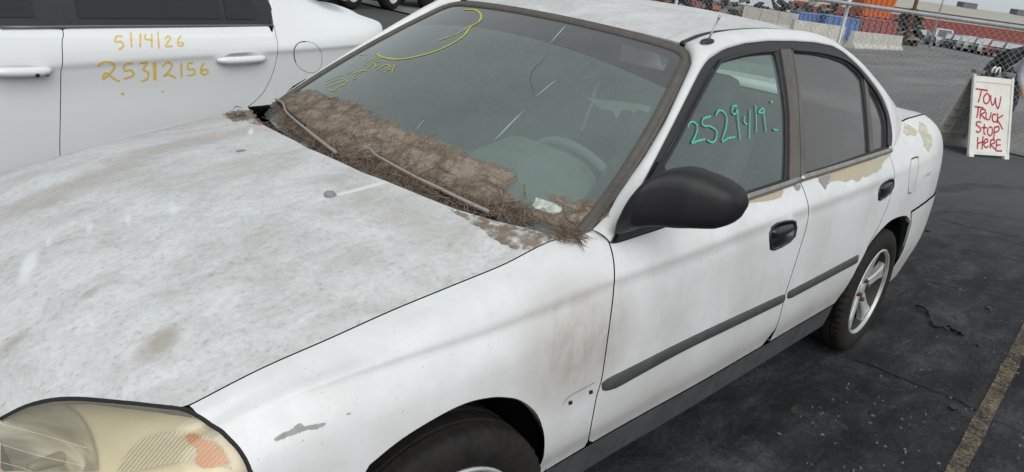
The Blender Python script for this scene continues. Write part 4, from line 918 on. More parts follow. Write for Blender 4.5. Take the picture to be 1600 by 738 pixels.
tf = [(910, 148), (925, 153), (960, 156), (990, 160), (1018, 165), (1016, 172), (1010, 177), (1005, 170), (1000, 172), (996, 168), (990, 178), (985, 170), (978, 172), (974, 168), (968, 178), (963, 187), (958, 172), (950, 171), (938, 170), (934, 165), (926, 158)]
panel('pale_ragged_patch', WS, WS.pxs(resample(np.array(tf, float), 3, True)), glass('pale_ragged_patch', (.8, .85, .82), .55, (.50, .55, .50), .2), car, thick=0, gap=0, off=-.003, du=.03, dv=.03)  # pale patch with a ragged lower edge, just behind the glass
ts = ribbon('teal_number', SIDE, [[(1040+a/4.614, 140+b/4.614) for a, b in l] for l in ([(175, 270), (185, 240), (215, 230), (240, 255), (240, 300), (220, 350), (203, 385), (240, 370), (300, 355)], [(340, 190), (285, 210), (285, 255), (340, 265), (383, 300), (375, 360), (345, 378), (315, 362)], [(375, 185), (395, 150), (430, 155), (455, 200), (450, 270), (422, 370), (460, 350), (515, 340)], [(530, 115), (500, 120), (495, 160), (515, 175), (532, 140), (535, 200), (545, 290), (553, 365)], [(585, 190), (580, 230), (603, 250)], [(622, 145), (620, 250), (617, 350)], [(662, 110), (668, 200), (667, 310)], [(715, 130), (685, 155), (690, 165), (722, 160), (720, 130), (725, 200), (738, 305)], [(770, 90), (778, 82), (786, 95)], [(790, 285), (808, 290), (825, 287)])], .0058, M['teal'], car, off=-.006)
ts['kind'] = 'stuff'

# ================================================================== leaf litter on the glass and in the cowl
needle = mat('dry_pine_needles', (.095, .066, .048), .8, var=.5, vscale=45, var2=(.27, .21, .16)); 
a = NT('packed_dirt'); n1 = a.noise(16, (1.3, 1, 1), 9, .8, dist=.15); n2 = a.noise(90, (1, 1, 1), 6, .75)
cdirt = a.ramp(n1, [(.34, (.14, .105, .08)), (.45, (.24, .192, .15)), (.54, (.32, .268, .22)), (.7, (.37, .318, .265))]); cdirt = a.mix(.8, cdirt, a.ramp(n2, [(.3, (.45, .4, .36)), (.6, (1, 1, 1))]), 'MULTIPLY')
a.set(Base_Color=cdirt, Roughness=.95, Specular_IOR_Level=.1); n3 = a.noise(420, (1, 1, 1), 3, .7); a.bump(a.math('ADD', n2, a.math('MULTIPLY', n3, .6)), .6, .004); dirt = a.m
pmain = [(433, 164), (452, 154), (470, 149), (500, 152), (530, 161), (560, 173), (600, 192), (640, 208), (680, 224), (715, 241), (750, 256), (785, 266), (806, 277), (792, 284), (778, 290), (788, 303), (800, 316), (815, 331), (790, 336), (750, 330), (700, 312), (640, 290), (590, 268), (540, 248), (490, 226), (455, 206), (436, 190)]
pright = [(857, 304), (874, 313), (897, 321), (925, 321), (944, 317), (949, 326), (939, 341), (924, 352), (905, 362), (872, 352), (835, 342), (800, 330), (832, 331), (862, 338), (890, 339), (903, 331), (880, 320)]
lit_base = WS.P3(WS.px(680, 280))[0]
lit = thing('leaf_litter', tuple(np.round(lit_base, 3)), 'brown pine needles and dirt heaped across the bottom of the windshield', 'leaf litter')
def lump(uv):
    return .001+.0025*(.5+.5*np.sin(uv[:, 0]*31+3*np.sin(uv[:, 1]*17)))*(.5+.5*np.sin(uv[:, 1]*57+uv[:, 0]*9))
for pl in (pmain, pright):
    q_ = resample(np.array(pl, float), 3, True); q_ = q_+RNG.normal(0, 1.5, q_.shape)
    panel('dirt_layer', WS, WS.pxs(q_), dirt, lit, thick=0, gap=0, du=.018, dv=.018, bulge=lump, step=.012)
WPOLY = [np.array(WS.pxs(resample(np.array(p, float), 12, True))) for p in (pmain, pright)]
mb = MB()
def needle_at(p, n, L, spread=.35, r=.0009, down=None):
    t = RNG.normal(size=3); t = t-n*(t@n)*(1-spread); t = unit(t)
    if down is not None: t = unit(t*.5+down)
    c = p+n*RNG.uniform(.002, .008); b_ = unit(np.cross(t, n)+1e-6)*L*RNG.uniform(-.15, .15)
    mb.tube([c-t*L/2, c+b_, c+t*L/2], [r, r, r*.5], 3, cap=False)
lo = np.vstack(WPOLY).min(0); hi = np.vstack(WPOLY).max(0); cnt = 0
while cnt < 200:
    uv = lo+RNG.random(2)*(hi-lo)
    if not any(inside(w, uv[None])[0] for w in WPOLY): continue
    if RNG.random() > (1.0 if uv[1] < .07 else .16+.5*max(0, math.sin(uv[0]*9+uv[1]*23))**4): continue
    needle_at(WS.P3(uv)[0], WS.N3(uv)[0], RNG.uniform(.025, .10), .2, RNG.choice([.0007, .0009, .0013])); cnt += 1
for i in range(800):                                   # loose needles in the cowl trough
    u = RNG.uniform(-.9, .95); p = cowl_f(np.array([-u]), np.array([RNG.uniform(.1, .95)]))[0]+[0, 0, RNG.uniform(0, .025)]
    needle_at(p, np.array([0, 0, 1.]), RNG.uniform(.03, .08), .4)
for i in range(90):                                    # tuft hanging over the fender at the corner
    uv = BODY.px(RNG.uniform(868, 905), RNG.uniform(360, 378)); p = BODY.P3(uv)[0]; n = BODY.N3(uv)[0]; needle_at(p, n, RNG.uniform(.04, .09), .3, down=np.array([.12, -.75, -.25]))
for i in range(700):                                   # thick drift of needles along the hood edge and round the wipers
    t = RNG.random(); x = 436+t*400; y = float(np.interp(x, [434, 488, 543, 597, 651, 708, 768, 836], [207, 234, 258, 280, 302, 325, 343, 358]))-abs(RNG.normal(0, 13))-1
    uv = WS.px(x, y); needle_at(WS.P3(uv)[0]+[0, 0, RNG.uniform(-.004, .012)], WS.N3(uv)[0], RNG.uniform(.03, .09), .35, RNG.choice([.0007, .0009, .0012]))
for i in range(60):
    uv = BODY.px(RNG.uniform(352, 385), RNG.uniform(178, 186)); p = BODY.P3(uv)[0]; n = BODY.N3(uv)[0]; needle_at(p, n, RNG.uniform(.02, .05), .3)
nd = mb.build('pine_needles', needle, lit); nd['kind'] = 'stuff'
# dirt washed over the hood's rear edge
def dirt_patch(px, S=BODY, off=.0015, m_=None):
    q_ = resample(np.array(px, float), 3, True); q_ = q_+RNG.normal(0, 1.3, q_.shape)
    panel('dirt_film', S, S.pxs(q_), m_ or thin_dirt, lit, thick=0, gap=0, off=off, du=.02, dv=.02, step=.01)
a = NT('thin_dirt_film'); n1 = a.noise(22, (1, 1, 1), 7, .7); tr = a.n('ShaderNodeBsdfTransparent'); mx = a.n('ShaderNodeMixShader')
a.set(Base_Color=a.ramp(n1, [(.3, (.17, .12, .085)), (.7, (.30, .245, .19))]), Roughness=.95, Specular_IOR_Level=.1)
a.l(a.ramp(a.noise(30, (1, 1, 1), 7, .75, off=(3, 1, 0)), [(.40, (0, 0, 0)), (.60, (1, 1, 1))]), mx.inputs[0]); a.l(tr.outputs[0], mx.inputs[1]); a.l(a.b.outputs[0], mx.inputs[2]); a.l(mx.outputs[0], a.out.inputs[0]); thin_dirt = a.m
for pl in (pmain, pright):                              # thin speckled fringe round the packed dirt
    q_ = resample(np.array(pl, float), 8, True); t_ = np.roll(q_, -1, 0)-np.roll(q_, 1, 0); t_ /= np.linalg.norm(t_, axis=1)[:, None]; sgn = 1 if area2(q_) > 0 else -1
    q_ = q_+sgn*np.stack([t_[:, 1], -t_[:, 0]], 1)*RNG.uniform(3, 11, len(q_))[:, None]; panel('dirt_film', WS, WS.pxs(q_), thin_dirt, lit, thick=0, gap=0, off=.0013, du=.03, dv=.03, step=.012)
for i in range(26):                                     # twigs
    uv = WS.px(RNG.uniform(450, 830), 0.0+float(np.interp(RNG.random(), [0, 1], [0, 1]))*0+float(RNG.uniform(190, 330))) if False else WS.px(*(lambda x: (x, float(np.interp(x, [434, 543, 651, 768, 836], [200, 250, 294, 335, 350]))-abs(RNG.normal(0, 18))))(RNG.uniform(445, 830)))
    p = WS.P3(uv)[0]; n = WS.N3(uv)[0]; t_ = unit(RNG.normal(size=3)*[.5, 1, .5]); t_ = unit(t_-n*(t_@n)); L_ = RNG.uniform(.04, .13); mt = MB(); mt.tube([p+n*.012-t_*L_/2, p+n*.016+RNG.normal(0, .006, 3), p+n*.012+t_*L_/2], [.0022, .0018, .0012], 5); mt.build('twig', needle, lit, smooth=True)
dirt_patch([(700, 326), (735, 336), (775, 346), (820, 357), (868, 371), (850, 383), (830, 391), (808, 390), (785, 382), (765, 370), (750, 356), (725, 343)])
dirt_patch([(352, 180), (372, 172), (394, 172), (400, 182), (412, 194), (405, 197), (385, 190), (365, 190)])

# ================================================================== ground
gx = np.concatenate([np.arange(-40, 0, 4), np.arange(0, 30, 1.0), np.arange(30, 120, 6), np.arange(120, 421, 30)]); gy = np.concatenate([np.arange(-200, -20, 20), np.arange(-20, 40, 4), np.arange(40, 401, 30)])
V = [(x, y, float(ground_z(x))) for x in gx for y in gy]; n_ = len(gy)
a = NT('worn_asphalt'); p_ = a.pos()
big = a.noise(.35, (1, 1, 1), 4, .55); mid = a.noise(2.6, (1, 1.7, 1), 9, .78, dist=.5); fine = a.noise(48, (1, 1, 1), 6, .85); grit = a.noise(120, (1, 1, 1), 2, .5); st = a.noise(2.2, (.35, 2.4, 1), 6, .7, rot=(0, 0, .5))
col = a.ramp(mid, [(.32, (.016, .017, .020)), (.5, (.036, .037, .041)), (.68, (.078, .078, .082))])
col = a.mix(.7, col, a.ramp(st, [(.35, (.5, .5, .52)), (.62, (1.4, 1.38, 1.34))]), 'MULTIPLY')
col = a.mix(.8, col, a.ramp(fine, [(.3, (.45, .45, .45)), (.52, (1, 1, 1)), (.72, (1.9, 1.9, 1.9))]), 'MULTIPLY')
col = a.mix(a.ramp(grit, [(.68, (0, 0, 0)), (.74, (.5, .5, .5))]), col, (.22, .21, .20))
far = a.math('MULTIPLY', a.math('SUBTRACT', p_[0], 5.2), .30, True)
col = a.mix(far, col, a.mix(.6, a.mix(.35, col, (.10, .10, .103)), a.ramp(big, [(.3, (.085, .085, .09)), (.7, (.125, .125, .125))])))
a.set(Base_Color=col, Roughness=a.ramp(mid, [(.3, (.75,)*3), (.7, (.95,)*3)]), Specular_IOR_Level=.12); a.bump(fine, .8, .008)
ground = mk('ground', V, [(i*n_+k, (i+1)*n_+k, (i+1)*n_+k+1, i*n_+k+1) for i in range(len(gx)-1) for k in range(n_-1)], a.m); ground['kind'] = 'structure'
# the paler concrete yard beyond the fence
def sheet(name, xy, m_, dz, parent=None):
    xy = [tuple(p) for p in xy]; r = delaunay_2d_cdt([Vector(p) for p in xy], [(i, (i+1) % len(xy)) for i in range(len(xy))], [], 1, 1e-6)
    o = mk(name, [(p[0], p[1], float(ground_z(p[0]))+dz) for p in r[0]], r[2], m_, parent, smooth=False)
    return o
a = NT('yard_concrete'); mid = a.noise(.8, (.4, 1.6, 1), 6, .65); st = a.noise(.5, (.2, 2.0, 1), 5, .6, rot=(0, 0, .35)); fine = a.noise(30, (1, 1, 1), 5, .7)
col = a.ramp(mid, [(.3, (.115, .113, .11)), (.7, (.19, .187, .18))]); col = a.mix(.8, col, a.ramp(st, [(.36, (.62, .62, .63)), (.58, (1.1, 1.1, 1.1))]), 'MULTIPLY'); col = a.mix(.5, col, a.ramp(fine, [(.3, (.75,)*3), (.7, (1.15,)*3)]), 'MULTIPLY')
a.set(Base_Color=col, Roughness=.85); 
yx = [11.0+.12*t for t in (-60,)]
xs_ = np.concatenate([[11.4], np.arange(12, 120, 6)]); V = []; F = []
for x in xs_: V += [(x-.6 if x < 11.5 else x, -60, float(ground_z(x))+.006), (x+.8 if x < 11.5 else x, 12+x*.5, float(ground_z(x))+.006)]
yard = mk('yard_pavement', V, [(2*i, 2*i+2, 2*i+3, 2*i+1) for i in range(len(xs_)-1)], a.m); yard['kind'] = 'structure'
# worn yellow bay line
a = NT('worn_yellow_line'); n1 = a.noise(55, (1, 1, 1), 8, .85); n2 = a.noise(5, (1, 1, 1), 4, .6); tr = a.n('ShaderNodeBsdfTransparent'); mx = a.n('ShaderNodeMixShader')
a.set(Base_Color=a.ramp(n2, [(.3, (.15, .11, .07)), (.7, (.30, .235, .145))]), Roughness=.8)
fac = a.math('ADD', a.math('MULTIPLY', n1, 1.0), a.math('MULTIPLY', n2, .35)); a.l(a.ramp(fac, [(.58, (0, 0, 0)), (.84, (1, 1, 1))]), mx.inputs[0]); a.l(tr.outputs[0], mx.inputs[1]); a.l(a.b.outputs[0], mx.inputs[2]); a.l(mx.outputs[0], a.out.inputs[0])
A0 = on_ground(1597, 535); B0 = on_ground(1493, 738); dl = unit((B0-A0)*[1, 1, 0]); pn = np.array([-dl[1], dl[0], 0])*.031
e0 = A0-dl*2.2; e1_ = B0+dl*1.6; pts = []
for t in np.linspace(0, 1, 40): pts.append(e0*(1-t)+e1_*t+pn*(1+RNG.normal(0, .05)))
for t in np.linspace(1, 0, 40): pts.append(e0*(1-t)+e1_*t-pn*(1+RNG.normal(0, .05)))
ln = sheet('bay_line', [p[:2] for p in pts], a.m, .0075); ln['kind'] = 'structure'
for y0 in (2.0-.4,):
    pass
# dark tyre marks and pale scuffs on the paving
def ground_mark(px, w, m_, nm, z):
    P = catmull(np.array([on_ground(*p) for p in px]), 6); T = np.gradient(P, axis=0); V = []
    for i, p in enumerate(P):
        s_ = unit(np.cross([0, 0, 1.], T[i])); ww = w*(1 if 0 < i < len(P)-1 else .3); V += [p+s_*ww+[0, 0, z], p-s_*ww+[0, 0, z]]
    return mk(nm, V, [(2*i, 2*i+1, 2*i+3, 2*i+2) for i in range(len(P)-1)], m_, ground, smooth=False)
tm = veil('tyre_mark', (.008, .008, .009), .36, .72, 5, .42); sc2 = veil('pale_scuff', (.15, .14, .12), .48, .74, 16, .45)
for k, px in enumerate(([(1370, 520), (1440, 462), (1520, 446), (1640, 450)], [(1400, 440), (1470, 405), (1540, 398), (1640, 412)], [(1440, 385), (1500, 372), (1570, 376), (1640, 392)], [(1470, 300), (1530, 290), (1640, 300)], [(1120, 720), (1230, 640), (1380, 600), (1640, 590)], [(1330, 720), (1420, 660), (1500, 640)])): ground_mark(px, .085, tm, 'tyre_mark', .0015+.0003*k)
for k, (px, w) in enumerate((([(1500, 292), (1560, 300), (1620, 318)], .22), ([(1235, 640), (1285, 655), (1320, 675)], .05), ([(1436, 492), (1448, 503), (1456, 510)], .05), ([(1480, 345), (1560, 352), (1640, 372)], .16), ([(1330, 575), (1380, 590), (1420, 612)], .06), ([(1150, 690), (1175, 700), (1200, 715)], .05), ([(1400, 330+70), (1450, 420), (1490, 470)], .10))): ground_mark(px, w, sc2, 'scuff_mark', .0036+.0003*k)
# cracks
crm = mat('dark_crack_paving', (.010, .010, .011), .9)  # plain dark colour for the worn cracks in the paving
def crack(px, w0=.012):
    P = np.array([on_ground(*p) for p in px]); P = resample(catmull(P, 4), .04); P[:, :2] += RNG.normal(0, .008, (len(P), 2)); T = np.gradient(P, axis=0); V = []
    for i, p in enumerate(P):
        s_ = unit(np.cross([0, 0, 1.], T[i])); w = w0*RNG.uniform(.35, 1.0)*min(1, (min(i, len(P)-1-i)+.3)/4)
        V += [p+s_*w+[0, 0, .0062], p-s_*w+[0, 0, .0062]]
    return mk('pavement_crack', V, [(2*i, 2*i+1, 2*i+3, 2*i+2) for i in range(len(P)-1)], crm, ground, smooth=False)
crack([(1322, 560), (1374, 574), (1411, 592), (1447, 608.5), (1484, 620), (1521, 638), (1562, 661), (1605, 682)], .010)
crack([(1462, 340), (1490, 349), (1530, 358), (1575, 368), (1605, 372)], .008)
crack([(1455, 333), (1500, 331), (1550, 338), (1603, 347)], .006)
# scuffs of torn rubber and crumbs lying about
rub = mat('torn_rubber', (.012, .012, .012), .6)
def strip_thing(px, r, label):
    P = np.array([on_ground(*p)+[0, 0, r] for p in px]); P = catmull(P, 5); P[:, 2] += np.abs(np.sin(np.linspace(0, 9, len(P))))*.012; mb = MB(); mb.tube(P, np.full(len(P), r)*RNG.uniform(.6, 1.3, len(P)), 5); o = mb.build('rubber_strip', rub, None, smooth=True, loc=P[0]); return tag(o, label, 'rubber strip')
strip_thing([(1431, 479), (1440, 485), (1450, 492), (1453, 500), (1457, 511), (1470, 516), (1480, 520)], .008, 'longer twisted strip of torn black rubber on the asphalt behind the rear wheel')
strip_thing([(1480, 512), (1487, 519), (1496, 523), (1503, 528)], .009, 'short torn black rubber piece lying at the end of the twisted strip')
for (x, y), sz, lab in (((1545, 484), .02, 'small black crumb of rubber on the asphalt right of the torn strips'), ((1528, 541), .012, 'tiny black crumb on the asphalt near the yellow bay line'), ((1488, 640), .02, 'flat dark scrap lying on the cracked asphalt left of the yellow line'), ((1450, 362), .022, 'dark crumb of rubber on the asphalt behind the bumper')):
    c = on_ground(x, y); mb = MB(); V = [c+np.array([math.cos(t)*sz*RNG.uniform(.7, 1.4), math.sin(t)*sz*RNG.uniform(.6, 1.1), h]) for h in (0, .012) for t in np.linspace(0, 2*math.pi, 7, endpoint=False)]
    mb.add(V, [(i, (i+1) % 7, 7+(i+1) % 7, 7+i) for i in range(7)]+[tuple(range(7, 14))]); tag(mb.build('debris_crumb', rub, None, loc=c), lab, 'debris')
mb = MB()                                                # loose grit and straw, uncountable
for i in range(260):
    c = on_ground(RNG.uniform(1080, 1600), RNG.uniform(330, 737)); 
    if c[1] > -.9: continue
    r = RNG.uniform(.002, .006); mb.box(c+[0, 0, r*.5], (r*RNG.uniform(1, 3), r, r), rotz(RNG.uniform(0, 3)))
gr_ = mb.build('loose_grit', mat('grit', (.22, .20, .17), .9, var=.6, vscale=3), None); tag(gr_, 'scattered pale grit and bits of straw on the dark asphalt', 'grit', kind='stuff')
# ================================================================== neighbouring white sedan
NYC = 3.2
TP = Pchip([-1.25, -1.22, -1.1, -.8, -.3, .5, 2.3, 2.65, 2.92, 3.1, 3.22, 3.30, 3.32], [.02, .5, .80, .93, .985, 1, 1, .988, .955, .89, .76, .40, .02])
ND = Pchip([-1.25, -1.0, -.3, .3, 2.3, 2.5, 2.68, 2.82, 2.96, 3.08, 3.2, 3.28, 3.32], [.62, .74, .92, 1.0, 1.36, 1.22, 1.135, 1.095, 1.078, 1.05, 1.0, .94, .90])
def nlev(k, x):
    b = .966+.033*(x-2.28); c = .845+.058*(x-2.3); d = ND(x)
    b = np.where(x < .2, np.minimum(b, d-.02), b); c = np.where(x < .2, np.minimum(c, d-.06), c)
    e = np.clip((x-2.285)/.03, 0, 1); e = e*e*(3-2*e); q = np.clip((x-2.3)/.8, 0, 1)
    H = [0, .50, .68-(.06-.05*q)*e, .850-(.085-.02*q)*e, .885-.008*e, .905, .893, .878, .872, .86, .83][k]
    Z = [d, d-.008, d-.028, b*(1-e)+(.42*d+.58*b-.005)*e, b-.058+.03*q*e, c, c-.055, .62+0*x, .45+0*x, .24+0*x, .15+0*x][k]
    return H+0*x, Z
def nb_f(u, v):
    u = np.asarray(u, float); a = np.clip(np.abs(v), 0, 10); L = np.array([nlev(k, u) for k in range(11)]); tp = TP(u); n = np.arange(len(u))
    i = np.clip(np.floor(a).astype(int), 0, 9); t = a-i
    def get(k):
        s = np.where(k < 0, -1.0, 1.0); kk = np.clip(np.abs(k), 0, 10); h, z = L[kk, 0, n]*s, L[kk, 1, n]; o = k > 10
        return np.where(o, 2*L[10, 0, n]-L[9, 0, n], h), np.where(o, 2*L[10, 1, n]-L[9, 1, n], z)
    A, B, C_, D = get(i-1), get(i), get(i+1), get(i+2)
    cr = lambda q: .5*(2*B[q]+(C_[q]-A[q])*t+(2*A[q]-5*B[q]+4*C_[q]-D[q])*t*t+(3*B[q]-A[q]-3*C_[q]+D[q])*t**3)
    return np.stack([u, NYC-np.sign(v)*cr(0)*tp, cr(1)], 1)
NB = Surf(nb_f, np.unique(np.concatenate([np.linspace(-1.25, -.8, 24), np.linspace(-.8, 3.0, 80), np.linspace(3.0, 3.32, 40)])), np.linspace(-10, 10, 161), flip=True)
nb = thing('sedan_car', (1.1, NYC, 0), 'clean white sedan parked behind the hood with yellow numbers on its door', 'car')
def nzv(x, z):
    vv = np.linspace(3, 9.99, 300); zz = nb_f(np.full(300, x), vv)[:, 2]; return float(np.interp(-z, -zz, vv))
def npanel(name, out, m_='nbpaint', **kw):
    o = panel(name, NB, out, M[m_], nb, gap=kw.pop('gap', .0005), thick=kw.pop('thick', .016), du=kw.pop('du', .045), dv=kw.pop('dv', .045), **kw)
    return o
h_r = np.array(NB.px(376, 91)); h_f = np.array(NB.px(25, 108))
def hollow(uv):
    out = np.zeros(len(uv))
    for c in (h_r, h_f): 
        d = (uv-c)*[1, .075]; out -= .026*np.exp(-((d[:, 0]/.085)**4)-((d[:, 1]/.040)**2)**1.5)
    return out
rl = NB.pxs(catmull([(428.7, 45.5), (432.5, 58), (434, 72), (433.6, 84), (430, 102), (425, 118), (413.5, 142), (398, 159), (383, 170)], 3)); fl = NB.pxs([(98, 46), (97, 75), (95.5, 110), (95, 150), (94, 190), (93.5, 232)])
rl = rl+[(2.06, nzv(2.06, .52)), (2.0, nzv(2.0, .42)), (1.97, 9.0)]; fl = fl+[(fl[-1][0], 9.0)]
npanel('rear_door', fl+[(x, 9.0) for x in np.linspace(1.25, 1.9, 8)]+rl[::-1]+[(x, 3.0) for x in np.linspace(rl[0][0]-.03, fl[0][0]+.03, 12)], bulge=hollow, du=.02, dv=.02)
npanel('front_door', [(.08, 3.0), (.02, 5.0), (.06, 7), (.10, 9)]+[(x, 9.0) for x in np.linspace(.2, 1.1, 8)]+fl[::-1]+[(x, 3.0) for x in np.linspace(1.1, .15, 12)], bulge=hollow, du=.02, dv=.02)
arcn = lambda cx, a0, a1: [(cx+.35*math.cos(a), nzv(cx+.35*math.cos(a), max(.22, .33+.35*math.sin(a)))) for a in np.radians(np.linspace(a0, a1, 14))]
qx = rl[0][0]+.004
npanel('quarter_panel', [(qx+.002, 3.3), (2.312, 2.7), (2.318, 1.9), (2.335, 1.2)]+[(x, 1.0) for x in np.linspace(2.44, 3.31, 24)]+[(3.315, 6), (3.31, 9.5)]+[(x, 9.9) for x in np.linspace(3.25, 3.0, 6)]+arcn(2.62, 0, 178)+[(2.22, 9.0), (2.03, 9.0)]+rl[::-1][1:])
npanel('front_fender', [(-1.245, 3)]+[(x, 3.0) for x in np.linspace(-1.1, .06, 14)]+[(.02, 5.0), (.055, 7), (.09, 9)]+arcn(-.30, 0, 178)+[(-1.1, 9.8), (-1.24, 9.0), (-1.248, 6)])
npanel('trunk_lid', [(x, -2.96) for x in np.linspace(3.0, 3.31, 14)]+[(x, .98) for x in np.linspace(3.31, 3.0, 14)])
npanel('hood', [(x, -2.96) for x in np.linspace(-1.245, .1, 14)]+[(x, 2.96) for x in np.linspace(.1, -1.245, 14)])
npanel('far_side_panel', [(x, -3.0) for x in np.linspace(-1.24, 3.31, 30)]+[(x, -8.8) for x in np.linspace(3.30, -1.24, 30)])
npanel('rocker_sill', [(x, 9.03) for x in np.linspace(.1, 2.03, 12)]+[(x, 9.95) for x in np.linspace(2.03, .1, 12)])
panel('inner_skin', NB, [(x, 3.2) for x in np.linspace(-.2, 3.1, 20)]+[(3.1, 5.5), (2.8, 5.9), (2.25, 7), (1.9, 9.3), (.15, 9.3), (.0, 7), (-.2, 6)], M['black'], nb, off=-.055, thick=0, gap=0, du=.08, dv=.08)
mb = MB(); mb.box((1.1, NYC, .25), (4.2, 1.4, .08)); mb.build('underbody', M['black'], nb)
def ns_f(u, v):
    dz = v-.95; return np.stack([u, NYC-(.846-.30*dz-.35*dz*np.abs(dz)), v], 1)
NS = Surf(ns_f, np.linspace(-.2, 3.2, 50), np.linspace(.88, 1.46, 40))
def nsq(l): return NS.pxs(l)
bz = lambda x: .966+.033*(x-2.28)
frm = [(x, bz(x)+.002) for x in np.linspace(.12, 2.285, 20)]+[(2.32, 1.02), (2.31, 1.08), (2.22, 1.2), (2.02, 1.33), (1.7, 1.38), (1.1, 1.39), (.75, 1.33), (.4, 1.16)]
panel('window_frame', NS, frm, M['trim'], nb, off=-.004, thick=.012, gap=0, du=.06, dv=.06)
panel('rear_door_glass', NS, [(1.27, .975), (2.0, .993), (1.985, 1.2), (1.9, 1.29), (1.6, 1.34), (1.27, 1.35)], M['darkglass'], nb, off=.001, thick=0, gap=0, du=.08, dv=.08)
panel('quarter_glass', NS, [(2.03, .993), (2.20, .997), (2.22, 1.04), (2.14, 1.18), (2.02, 1.27)], M['darkglass'], nb, off=.001, thick=0, gap=0, du=.08, dv=.08)
panel('front_door_glass', NS, [(.45, .95), (1.08, .972), (1.08, 1.34), (.85, 1.32), (.5, 1.14)], M['darkglass'], nb, off=.001, thick=0, gap=0, du=.08, dv=.08)
panel('front_pillar', NS, [(.08, .90), (.40, 1.165), (.75, 1.335), (1.1, 1.395), (1.7, 1.388), (1.7, 1.42), (1.0, 1.43), (.6, 1.34), (.25, 1.15), (-.05, .93)], M['nbpaint'], nb, thick=.01, gap=0, du=.05, dv=.05)
V = []; rx = np.linspace(.6, 2.36, 14)
for x in rx:
    zt_ = 1.475-.10*((x-1.4)/1.0)**2
    for t in np.linspace(-1, 1, 9): V.append((x, NYC+t*.66, zt_-.055*t**2))
mk('roof_panel', V, [(i*9+k, (i+1)*9+k, (i+1)*9+k+1, i*9+k+1) for i in range(13) for k in range(8)], M['nbpaint'], nb)
V = [(2.36, NYC+t*.60, 1.36) for t in (-1, 0, 1)]+[(3.0, NYC+t*.60, 1.10) for t in (-1, 0, 1)]; mk('rear_window', V, [(0, 1, 4, 3), (1, 2, 5, 4)], M['darkglass'], nb)
V = [(.62, NYC+t*.63, 1.38) for t in (-1, 0, 1)]+[(.0-.1*(1-t*t), NYC+t*.72, .97) for t in (-1, 0, 1)]; mk('windshield', V, [(0, 1, 4, 3), (1, 2, 5, 4)], M['darkglass'], nb)
def bar_handle(px0, px1, w, m_, locks=False):
    P = []
    for t in np.linspace(0, 1, 12):
        uv = NB.px(px0[0]*(1-t)+px1[0]*t, px0[1]*(1-t)+px1[1]*t); o = .016+.014*math.sin(math.pi*min(1, max(0, t)))**.5; P.append(NB.P3(uv)[0]+NB.N3(uv)[0]*o)
    mb = MB(); mb.tube(P, w*np.array([.5, .8, .95, 1, 1, 1, 1, 1, 1, 1, .9, .55]), 10); h = mb.build('door_handle', m_, nb, smooth=True)
    if locks:
        for (x, y), r, mm in (((52, 109), .009, M['black']), ((67, 108), .008, M['strip'])):
            uv = NB.px(x, y); p = NB.P3(uv)[0]; n = NB.N3(uv)[0]; mb = MB(); mb.lathe([(.001, .056), (r*.9, .056), (r, .054), (r, .02)], p, n, 14); mb.build('lock_cylinder' if r < .0085 else 'lock_button', mm, h, smooth=True)
P = np.array([NS.P3(NS.px(x, y))[0]+NS.N3(NS.px(x, y))[0]*.004 for x, y in ((0, 43), (60, 43), (130, 42), (220, 41.5), (320, 41), (400, 40.5), (426, 40.5))]); mb = MB(); mb.tube(P, .008, 6); mb.build('belt_strip', mat('dark_belt_strip', (.16, .16, .17), .35, .4), nb, smooth=True)
bar_handle((337, 92), (413, 89), .021, M['nbpaint']); bar_handle((-18, 110), (78, 107), .023, M['nbpaint'], True)
fp = [(482+22*math.cos(t), 89+24.5*math.sin(t)) for t in np.linspace(0, 2*math.pi, 25)]
ribbon('fuel_flap_gap', NB, [[(459.5, 86), (460, 76), (467, 67), (478, 65), (490, 68), (500, 78), (503, 92), (500, 106), (492, 113), (480, 113), (468, 106), (461, 96), (459.5, 86)]], .0035, M['scrape'], nb, off=.001)
ribbon('fuel_flap_gap', NB, [[(478, 65), (467, 67), (460, 76), (459.5, 88), (462, 98)]], .005, M['trim'], nb, off=.0015)
Zd = lambda L: [[(a/2.636, b/2.636) for a, b in l] for l in L]
wr = ribbon('painted_date', NB, Zd([[(505, 150), (480, 150), (475, 172), (498, 172), (508, 190), (488, 205)], [(538, 135), (540, 165), (542, 195)], [(578, 138), (577, 190), (577, 192)], [(600, 140), (597, 160), (622, 165)], [(625, 140), (625, 190), (625, 192)], [(650, 130), (652, 165), (655, 200)], [(680, 160), (692, 148), (700, 160), (682, 190), (710, 190)], [(745, 148), (733, 165), (733, 185), (748, 190), (755, 178), (736, 175)]]), .008, M['ymark'], nb); wr['kind'] = 'stuff'
wr = ribbon('painted_number', NB, Zd([[(400, 275), (425, 256), (460, 258), (470, 280), (445, 310), (425, 325), (435, 300), (470, 325), (492, 335)], [(545, 260), (515, 265), (512, 290), (540, 290), (550, 310), (510, 325)], [(575, 260), (605, 258), (590, 285), (610, 300), (605, 325), (582, 335)], [(668, 275), (690, 255), (708, 270), (690, 300), (675, 312), (695, 308), (725, 320)], [(745, 258), (747, 290), (748, 318)], [(795, 260), (775, 262), (775, 285), (797, 285), (800, 305), (772, 312)], [(840, 258), (828, 280), (828, 300), (845, 307), (857, 295), (845, 285), (830, 292)], [(500, 382), (505, 388), (510, 384)], [(667, 374), (670, 377), (673, 374)]]), .010, M['ymark'], nb); wr['kind'] = 'stuff'
ribbon('painted_number', NB, Zd([[(636, 256), (637, 290), (638, 330)]]), .018, M['ymark'], nb)
